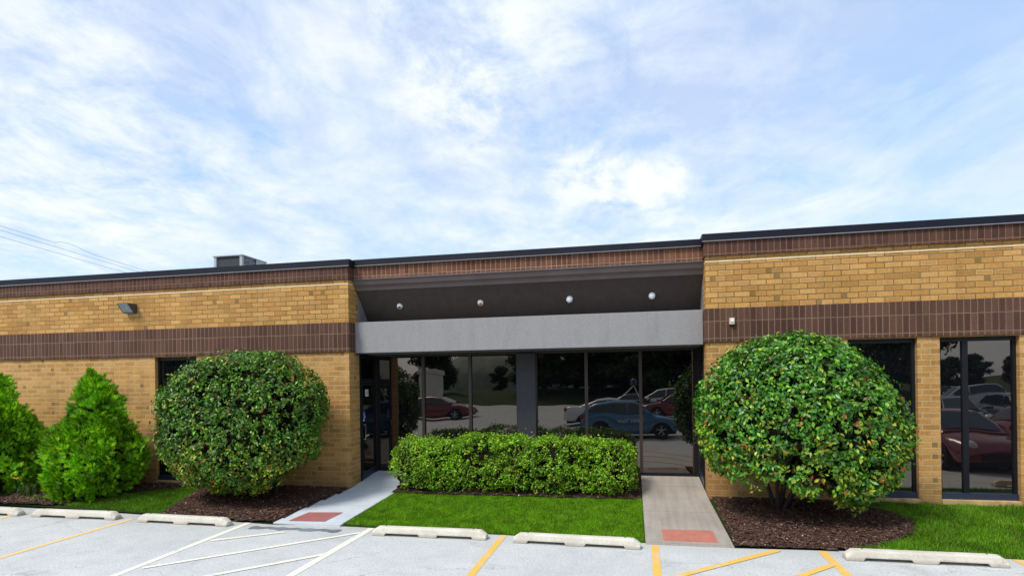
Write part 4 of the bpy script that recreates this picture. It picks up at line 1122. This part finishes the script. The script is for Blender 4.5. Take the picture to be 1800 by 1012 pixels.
# ------------------------------------------------------------------ what the glass mirrors: the lot behind the viewer
CAR = {}
def paint(name, c, rough=0.25):
    m, nt, b = mat(name)
    b.inputs['Base Color'].default_value = (*c, 1); b.inputs['Roughness'].default_value = rough
    b.inputs['Coat Weight'].default_value = 0.8; b.inputs['Coat Roughness'].default_value = 0.03
    g = N(nt, 'ShaderNodeNewGeometry'); n_ = noise(nt, g.outputs['Position'], 6, 3)
    r_ = ramp_link(nt, n_.outputs[0], [(0.3, tuple(x*0.93 for x in c)), (0.7, tuple(min(1, x*1.05) for x in c))]); nt.links.new(r_, b.inputs['Base Color'])
    return m
M['car_glass'] = paint('car_window_glass', (0.02,0.035,0.04), 0.03)
M['tyre'] = plain('tyre_rubber', (0.015,0.015,0.016), 0.8)
M['rim'] = plain('alloy_rim', (0.55,0.56,0.58), 0.3, metal=0.7)
M['lamp_clear'] = paint('clear_headlamp', (0.75,0.78,0.80), 0.05)
M['lamp_red'] = paint('red_tail_lamp', (0.45,0.01,0.01), 0.1)
M['trim'] = plain('black_trim', (0.012,0.012,0.013), 0.6)

SHAPE = {
 # stations along the car: x, half width, belt height ; then roof line points
 'sedan': dict(L=4.75, W=0.91, belt=[(-2.37,0.72),(-2.28,0.98),(-1.55,1.02),(-0.6,0.98),(0.75,0.94),(1.55,0.86),(2.15,0.74),(2.37,0.52)],
               roof=[(-1.62,1.02),(-0.85,1.40),(-0.15,1.46),(0.35,1.42),(1.20,0.93)], wb=(-1.38,1.40), r=0.33),
 'hatchback': dict(L=4.1, W=0.88, belt=[(-2.05,0.66),(-1.98,1.02),(-1.2,1.05),(-0.3,1.02),(0.7,0.98),(1.35,0.90),(1.85,0.76),(2.05,0.52)],
               roof=[(-1.98,1.04),(-1.62,1.42),(-0.75,1.53),(0.10,1.50),(1.05,0.97)], wb=(-1.25,1.28), r=0.32),
 'minivan': dict(L=5.0, W=0.98, belt=[(-2.5,0.70),(-2.45,1.08),(-1.5,1.10),(-0.3,1.06),(1.0,1.03),(1.7,0.98),(2.25,0.82),(2.5,0.55)],
               roof=[(-2.44,1.10),(-2.20,1.70),(-1.0,1.78),(0.50,1.72),(1.60,1.02)], wb=(-1.50,1.50), r=0.34),
}
def make_car(kind, pm, label, cat, loc, rz, group='parked cars mirrored in the dark glass'):
    S = SHAPE[kind]; W = S['W']
    root = empty('parked_car', loc, rz); tag(root, label, cat, group)
    bx_ = [p[0] for p in S['belt']]; bz = [p[1] for p in S['belt']]
    xs_ = np.linspace(bx_[0], bx_[-1], 29); rings = []
    for x in xs_:
        t = abs(x)/(S['L']/2)
        hw = W*(1 - 0.16*t**5); zt = float(np.interp(x, bx_, bz)); zb = 0.20 + 0.12*t**4
        # wheel arches lift the sill
        for wx in S['wb']:
            dd = abs(x-wx)
            if dd < S['r']+0.09: zb = max(zb, math.sqrt(max(0, (S['r']+0.09)**2-dd**2)) + 0.25)
        zb = min(zb, zt-0.12)
        zm = zb + (zt-zb)*0.55
        rings.append([(x,-hw*0.96,zb), (x,-hw,max(zb,0.34)+0.01), (x,-hw,zm), (x,-hw*0.95,zt-0.05), (x,-hw*0.80,zt), (x,0,zt+0.035), (x,hw*0.80,zt), (x,hw*0.95,zt-0.05), (x,hw,zm), (x,hw,max(zb,0.34)+0.01), (x,hw*0.96,zb)])
    MB().loft(rings).build('body', pm, root)
    MB().box(bx_[0]+0.15, bx_[-1]-0.15, -W*0.75, W*0.75, 0.16, 0.55).build('underbody', M['trim'], root)
    # cabin shell in body colour, with glass panels 6 mm proud
    rf = S['roof']; rx_ = [p[0] for p in rf]; rz_ = [p[1] for p in rf]
    def hwz(z, zbelt):
        return W*0.93 - (z - zbelt)*0.42
    rr = []
    for x in np.linspace(rx_[0], rx_[-1], 21):
        zt = float(np.interp(x, rx_, rz_)); zb = float(np.interp(x, bx_, bz)) - 0.06
        hb = W*0.90; ht = hwz(zt, zb)
        rr.append([(x,-hb,zb), (x,-ht,max(zt-0.04, zb+0.005)), (x,-ht*0.86,zt), (x,0,zt+0.02), (x,ht*0.86,zt), (x,ht,max(zt-0.04, zb+0.005)), (x,hb,zb)])
    MB().loft(rr).build('cabin', pm, root)
    # windscreen and rear window
    def screen(i0, i1, nm, f0=0.08, f1=0.92):
        a = rf[i0]; b_ = rf[i1]; pts = []
        dx, dz = b_[0]-a[0], b_[1]-a[1]; l = math.hypot(dx, dz); nx_, nz_ = -dz/l, dx/l
        if nz_ < 0: nx_, nz_ = -nx_, -nz_
        vs = []
        for f in (f0, f1):
            x = a[0]+dx*f; z = a[1]+dz*f; h = (W*0.93 - max(0, z-1.0)*0.42)*0.80
            for y in (-h, -h*0.5, 0, h*0.5, h):
                vs.append((x+nx_*0.014, y, z+nz_*0.014 + 0.02*(1-(y/h)**2)))
        MB().add(vs, [(k, k+1, k+6, k+5) for k in range(4)]).build(nm, M['car_glass'], root, fix=False)
    screen(len(rf)-1, len(rf)-2, 'windscreen'); screen(0, 1, 'rear_window')
    for s in (-1, 1):
        vs = []; up_l = []; 
        x_a = rx_[0] + (rx_[1]-rx_[0])*0.55; x_b = rx_[-1] - (rx_[-1]-rx_[-2])*0.45
        for j, (p0, p1) in enumerate(((x_a, -0.25), (-0.17, x_b))):
            qs = np.linspace(p0, p1, 7); vv = []
            for x in qs:
                zb = float(np.interp(x, bx_, bz)) + 0.03; zt = float(np.interp(x, rx_, rz_)) - 0.08
                zt = max(zt, zb+0.02)
                zs0 = float(np.interp(x, bx_, bz)) - 0.06; ztop = float(np.interp(x, rx_, rz_)) - 0.04
                def hy(z):
                    f_ = (z - zs0)/max(0.05, ztop - zs0)
                    return W*0.90 + (hwz(ztop+0.04, zs0) - W*0.90)*f_ + 0.010
                vv += [(x, s*hy(zb), zb), (x, s*hy(zt), zt)]
            MB().add(vv, [(2*i, 2*i+1, 2*i+3, 2*i+2) for i in range(6)]).build('side_window', M['car_glass'], root, fix=False)
    fx, fz = bx_[-1], bz[-1]
    for s in (-1, 1):
        MB().lathe([(0.0,0.05),(0.07,0.04),(0.115,0.0),(0.115,-0.1)], (fx-0.17, s*W*0.66, 0.68), (1, s*0.35, 0.25), 14).build('headlight', M['lamp_clear'], root)
        zt_ = bz[1]-0.16
        MB().box(bx_[0]-0.01, bx_[0]+0.18, min(s*W*0.52, s*W*0.86), max(s*W*0.52, s*W*0.86), zt_-0.08, zt_+0.07).build('tail_light', M['lamp_red'], root, bevel=0.02)
        MB().box(min(bx_[-1]-1.35, bx_[-1]-1.15), bx_[-1]-1.15, min(s*W*0.98, s*(W+0.17)), max(s*W*0.98, s*(W+0.17)), 0.97, 1.09).build('mirror', pm, root, bevel=0.02)
        for wx in S['wb']:
            r = S['r']
            ty = MB().lathe([(r*0.62,-0.10),(r*0.95,-0.10),(r,-0.07),(r,0.07),(r*0.95,0.10),(r*0.62,0.10)], (wx, s*(W-0.10), r), (0, s, 0), 24).build('wheel', M['tyre'], root)
            rm = MB().lathe([(r*0.64,0.095),(r*0.58,0.06),(r*0.54,0.03)], (wx, s*(W-0.10), r), (0, s, 0), 20)
            for k in range(5):
                a = 2*math.pi*k/5 + 0.3
                rm.tube([(wx, s*(W-0.03), r), (wx+r*0.6*math.cos(a), s*(W-0.03), r+r*0.6*math.sin(a))], 0.032, 6)
            rm.build('rim', M['rim'], ty)
    MB().box(fx-0.09, fx+0.015, -W*0.55, W*0.55, 0.34, 0.50).build('grille', M['trim'], root, bevel=0.02)
    return root

RED = paint('dark_red_car_paint', (0.17,0.012,0.018)); BLUE = paint('mid_blue_car_paint', (0.045,0.19,0.36)); WHITE = paint('white_car_paint', (0.72,0.74,0.77))
NAVY = paint('navy_car_paint', (0.012,0.022,0.05)); TEAL = paint('grey_teal_car_paint', (0.06,0.10,0.12)); SILVER = paint('silver_car_paint', (0.42,0.44,0.46))
cc = make_car('hatchback', BLUE, 'blue hatchback with a camera mast on its roof, mirrored in the entrance glass', 'car', (-0.10,-11.15,0.004), 0.0)
mast = MB()
top = (0.06, -0.28, 2.10)
for b_ in ((-0.60,0.25,1.52), (-0.60,-0.50,1.52), (0.35,0.22,1.50), (0.35,-0.50,1.50)):
    mast.tube([b_, top], 0.018, 8)
mast.tube([(-0.62,-0.12,1.55), (0.40,-0.12,1.53)], 0.015, 8)
mp_ = mast.build('camera_mast', M['white'], cc)
MB().lathe([(0.0,0.15),(0.07,0.133),(0.12,0.09),(0.15,0.0),(0.12,-0.09),(0.07,-0.133),(0.0,-0.15)], (0.06,-0.30,2.25), (0,0,1), 20).build('camera_ball', paint('deep_blue_plastic', (0.015,0.03,0.12)), mp_)
text_mesh('Street View', 0.25, 'lettering', M['white'], cc, Matrix.Translation((-0.02, 0.889, 0.74)) @ Matrix(((-1,0,0,0),(0,0,1,0),(0,1,0,0),(0,0,0,1))))
make_car('sedan', WHITE, 'white sedan behind the blue hatchback, mirrored in the entrance glass', 'car', (-1.25,-18.3,0.004), R(-6))
make_car('minivan', WHITE, 'white minivan far back in the lot, mirrored beside the right end of the entrance glass', 'van', (2.6,-32.5,0.004), R(185))
make_car('sedan', RED, 'red sedan in front of the white minivan, mirrored in the last entrance pane', 'car', (3.0,-25.0,0.004), R(176))
make_car('sedan', NAVY, 'dark car with its roof just above the blue hatchback, mirrored in the entrance glass', 'car', (0.2,-27.5,0.004), R(4))
make_car('sedan', RED, 'dark red sedan beside the pale pillar, mirrored in the left entrance panes', 'car', (-12.6,-22.6,0.004), R(-4))
make_car('sedan', RED, 'dark red car facing the building, mirrored large in the mullioned window', 'car', (8.35,-6.8,0.004), R(88))
make_car('hatchback', RED, 'second dark red car beside the first, mirrored at the edge of the mullioned window', 'car', (11.2,-6.9,0.004), R(90))
make_car('sedan', NAVY, 'navy car in the row behind the red ones, mirrored in the mullioned window', 'car', (13.6,-17.9,0.004), R(96))
make_car('hatchback', TEAL, 'teal grey hatchback next to the navy car, mirrored in the mullioned window', 'car', (16.5,-18.2,0.004), R(94))
make_car('sedan', NAVY, 'navy car half hidden by the round shrub, mirrored in the darker right window', 'car', (10.7,-17.8,0.004), R(92))
make_car('minivan', SILVER, 'silver minivan in the far row, mirrored high in the mullioned window', 'van', (21.6,-34.0,0.004), R(172))
make_car('sedan', SILVER, 'silver sedan next to the silver minivan in the far row, mirrored in the window', 'car', (26.6,-35.0,0.004), R(178))

# pale pillar with a flat cap at the far side of the lot
pl = empty('stucco_pillar', (-14.9,-28.4,0)); tag(pl, 'tall pale stucco pillar with a flat cap mirrored beside the dark red sedan', 'pillar')
MB().box(-0.55, 0.55, -0.45, 0.45, 0, 3.0).build('shaft', M['pillar'], pl, bevel=0.02)
MB().box(-0.68, 0.68, -0.58, 0.58, 3.0, 3.28).build('cap', M['pillar'], pl, bevel=0.02)
MB().box(-0.66, 0.66, -0.56, 0.56, 0.0, 0.35).build('plinth', M['pillar'], pl, bevel=0.02)

# grass bank and trees beyond the lot
bank = MB(); nx = 60; vs = []
for i in range(nx):
    x = -110 + 220*i/(nx-1)
    for y, z in ((-44,-0.02), (-46,0.35), (-52,0.9+0.3*math.sin(x*0.11)), (-60,1.2+0.5*math.sin(x*0.07+1)), (-80,1.0)):
        vs.append((x, y, z))
bank.add(vs, [(i*5+j, (i+1)*5+j, (i+1)*5+j+1, i*5+j+1) for i in range(nx-1) for j in range(4)], True)
tag(bank.build('grass_bank', M['verge']), kind='structure')

hl = MB(); rings = []
for i in range(7):
    t = i/6; rr_ = math.cos(t*math.pi/2)
    rings.append([(-29 + 15*rr_*math.cos(a), -112 + 14*rr_*math.sin(a), 0.5 + 8.6*math.sin(t*math.pi/2)*(1+0.05*math.sin(3*a))) for a in np.linspace(0, 2*math.pi, 28, endpoint=False)])
hl.loft(rings)
tag(hl.build('hill', plain('pale_far_hill', (0.20,0.22,0.17), 0.95, var=0.3, scale=0.4)), kind='structure')

def make_tree():
    root = empty('broadleaf_tree', (0,0,0))
    t = MB().tube([(0,0,-0.3),(0.05,0,1.2),(0.0,0.08,2.6),(0.1,0,4.5),(0.05,0,6.5)], [0.24,0.19,0.16,0.11,0.03], 10)
    for k in range(9):
        a = k*2.4; z0 = 1.9+0.4*k
        t.tube([(0.03,0,z0), (0.9*math.cos(a),0.9*math.sin(a),z0+0.7), (1.9*math.cos(a),1.9*math.sin(a),z0+1.3)], [0.09,0.06,0.02], 7)
    t.build('trunk', M['bark'], root)
    P = []; NN = []
    for k in range(44):
        a = rng.uniform(0, 6.28); h = rng.uniform(0.9, 7.2); r = rng.uniform(0.2, 2.5)*math.sqrt(max(0.12, 1-((h-3.6)/4.2)**2))
        c = np.array([r*math.cos(a), r*math.sin(a), h]); s = rng.uniform(0.7, 1.3)
        d = unit(rng.normal(0, 1, (260, 3))); P.append(c + d*(s*rng.uniform(0.3, 1.0, (260, 1)))*np.array([1,1,0.75])); NN.append(unit(d+np.array([0,0,0.3])))
    leaves_mesh('crown', np.concatenate(P), np.concatenate(NN), 0.34, M['tree_leaf'], root, 0.6, 0.2, 0.6)
    return root
tree0 = make_tree()
TREES = [(-44,-38,1.5,'tall dark tree mirrored in the left window behind the round shrub'), (-7.0,-62,1.5,'dark tree deep in the grove mirrored just right of the slate column'), (-1.6,-63,1.55,'dark tree deep in the grove mirrored above the blue hatchback'), (3.2,-62,1.6,'dark tree deep in the grove mirrored over the red sedan'), (8.0,-63,1.5,'dark tree deep in the grove mirrored by the last entrance pane'), (-12.6,-57,1.1,'dark tree mirrored at the left edge of the pane beside the slate column'), (-24.5,-58,1.0,'broadleaf tree mirrored above the dark red sedan and pale pillar'), (-18.8,-66,0.5,'small broadleaf tree mirrored low in the third entrance pane'),
         (-9.6,-52,1.35,'tall dark tree mirrored in the pane right of the slate column'), (-4.2,-55,1.45,'tall dark tree mirrored above the white sedan'),
         (0.6,-51,1.4,'tall dark tree mirrored above the camera mast'), (5.4,-54,1.5,'tall dark tree mirrored above the white minivan'), (10.5,-52,1.4,'tall dark tree mirrored at the end of the entrance glass'),
         (24.3,-50,1.2,'tall dark tree mirrored in the darker right window beside the round shrub'), (20.5,-51,1.2,'dark tree mirrored in the darker right window, mostly behind the round shrub'),
         (39.5,-83,0.5,'low far tree mirrored at the left edge of the mullioned window'), (44.5,-88,0.55,'low far tree mirrored just left of the window mullion'), (49.7,-90,0.55,'low far tree mirrored just right of the window mullion'), (55.5,-88,0.6,'low far tree mirrored by the right jamb of the mullioned window'), (42,-80,0.55,'low far tree mirrored over the silver minivan'), (47,-84,0.62,'low far tree mirrored over the silver sedan'), (52.5,-84,0.58,'low far tree mirrored above the teal hatchback in the mullioned window'),
         (-32,-54,1.1,'broadleaf tree mirrored at the first entrance pane')]
for i, (x, y, s, lab) in enumerate(TREES):
    o = tree0 if i == 0 else copy_tree(tree0)
    o.location = (x, y, 0.7); o.scale = (s*1.15, s*1.15, s); o.rotation_euler = (0, 0, i*1.3)
    tag(o, lab, 'tree', 'trees beyond the parking lot')

# ------------------------------------------------------------------ light
SUN = Vector((-0.45, -0.62, 0.95)).normalized()
el = math.asin(SUN.z); az = math.atan2(SUN.x, SUN.y)
sun_d = bpy.data.lights.new('sun', 'SUN'); sun = link(bpy.data.objects.new('sun', sun_d))
sun_d.energy = 2.0; sun_d.angle = R(16); sun_d.color = (1.0, 0.95, 0.88)
sun.rotation_euler = SUN.to_track_quat('Z', 'Y').to_euler()

world = bpy.data.worlds.new('World'); scene.world = world; world.use_nodes = True
nt = world.node_tree; nt.nodes.clear()
out = N(nt, 'ShaderNodeOutputWorld'); bg = N(nt, 'ShaderNodeBackground'); bg.inputs['Strength'].default_value = 0.15
sky = N(nt, 'ShaderNodeTexSky'); sky.sky_type = 'NISHITA'; sky.sun_disc = False
sky.sun_elevation = el; sky.sun_rotation = az; sky.air_density = 1.0; sky.dust_density = 1.2; sky.ozone_density = 1.2
tc = N(nt, 'ShaderNodeTexCoord'); D_ = tc.outputs['Generated']
sp = N(nt, 'ShaderNodeSeparateXYZ'); nt.links.new(D_, sp.inputs[0])
den = math_n(nt, 'ADD', math_n(nt, 'MAXIMUM', sp.outputs[2], 0.0), 0.16)
px = math_n(nt, 'DIVIDE', sp.outputs[0], den); py = math_n(nt, 'DIVIDE', sp.outputs[1], den)
cv = N(nt, 'ShaderNodeCombineXYZ'); nt.links.new(px, cv.inputs[0]); nt.links.new(math_n(nt, 'MULTIPLY', py, 0.8), cv.inputs[1])
off = N(nt, 'ShaderNodeVectorMath', operation='ADD'); nt.links.new(cv.outputs[0], off.inputs[0]); off.inputs[1].default_value = (3.1, 1.7, 0.0)
n1 = noise(nt, off.outputs[0], 1.5, 8, 0.60); n1.inputs['Distortion'].default_value = 0.8
n2 = noise(nt, off.outputs[0], 5.0, 8, 0.66); n2.inputs['Distortion'].default_value = 0.3
cov = math_n(nt, 'MULTIPLY_ADD', math_n(nt, 'SUBTRACT', n2.outputs[0], 0.5), 0.75, n1.outputs[0])
def puff(dirv, width, amount):
    """a denser bank of cloud in one direction of the sky"""
    global cov
    v = N(nt, 'ShaderNodeVectorMath', operation='DOT_PRODUCT'); nt.links.new(D_, v.inputs[0]); v.inputs[1].default_value = Vector(dirv).normalized()
    m_ = N(nt, 'ShaderNodeMapRange', interpolation_type='SMOOTHSTEP'); m_.inputs[1].default_value = math.cos(R(width)); m_.inputs[2].default_value = 1.0; m_.inputs[3].default_value = 0.0; m_.inputs[4].default_value = amount
    nt.links.new(v.outputs['Value'], m_.inputs[0])
    rag = ramp_link(nt, n2.outputs[0], [(0.36, (0.15,)*3), (0.62, (1.5,)*3)])
    cov = math_n(nt, 'MULTIPLY_ADD', m_.outputs[0], rag, cov)
PUFFS = [((-0.27,0.97,0.62),11,0.12), ((0.045,1.0,0.318),3.8,0.22), ((-0.015,1.0,0.325),3.8,0.20), ((-0.085,1.0,0.345),4.2,0.16), ((-0.30,0.97,0.48),7,0.10), ((-0.95,0.8,0.45),14,0.12), ((0.55,0.9,0.5),26,-0.10), ((-0.42,0.95,0.38),10,-0.06)]
for p_ in PUFFS: puff(*p_)
f = ramp_link(nt, cov, [(0.36, (0,0,0)), (0.52, (0.36,)*3), (0.66, (0.72,)*3), (0.82, (1,1,1))])
skyc = mix(nt, 1.0, sky.outputs[0], (1.0, 1.0, 1.0), 'MULTIPLY')
n3 = noise(nt, off.outputs[0], 2.2, 6, 0.65)
veil = mix(nt, 0.62, skyc, ramp_link(nt, n3.outputs[0], [(0.35, (2.1, 3.0, 4.4)), (0.65, (2.95, 3.35, 4.25))]))
cl_ = mix(nt, f, veil, (4.02, 4.22, 4.5))
nt.links.new(cl_, bg.inputs['Color']); nt.links.new(bg.outputs[0], out.inputs['Surface'])

scene.view_settings.view_transform = 'Standard'; scene.view_settings.look = 'None'
scene.view_settings.exposure = 0.72; scene.view_settings.gamma = 1.0
scene.render.film_transparent = False
scene.cycles.max_bounces = 8; scene.cycles.use_denoising = True
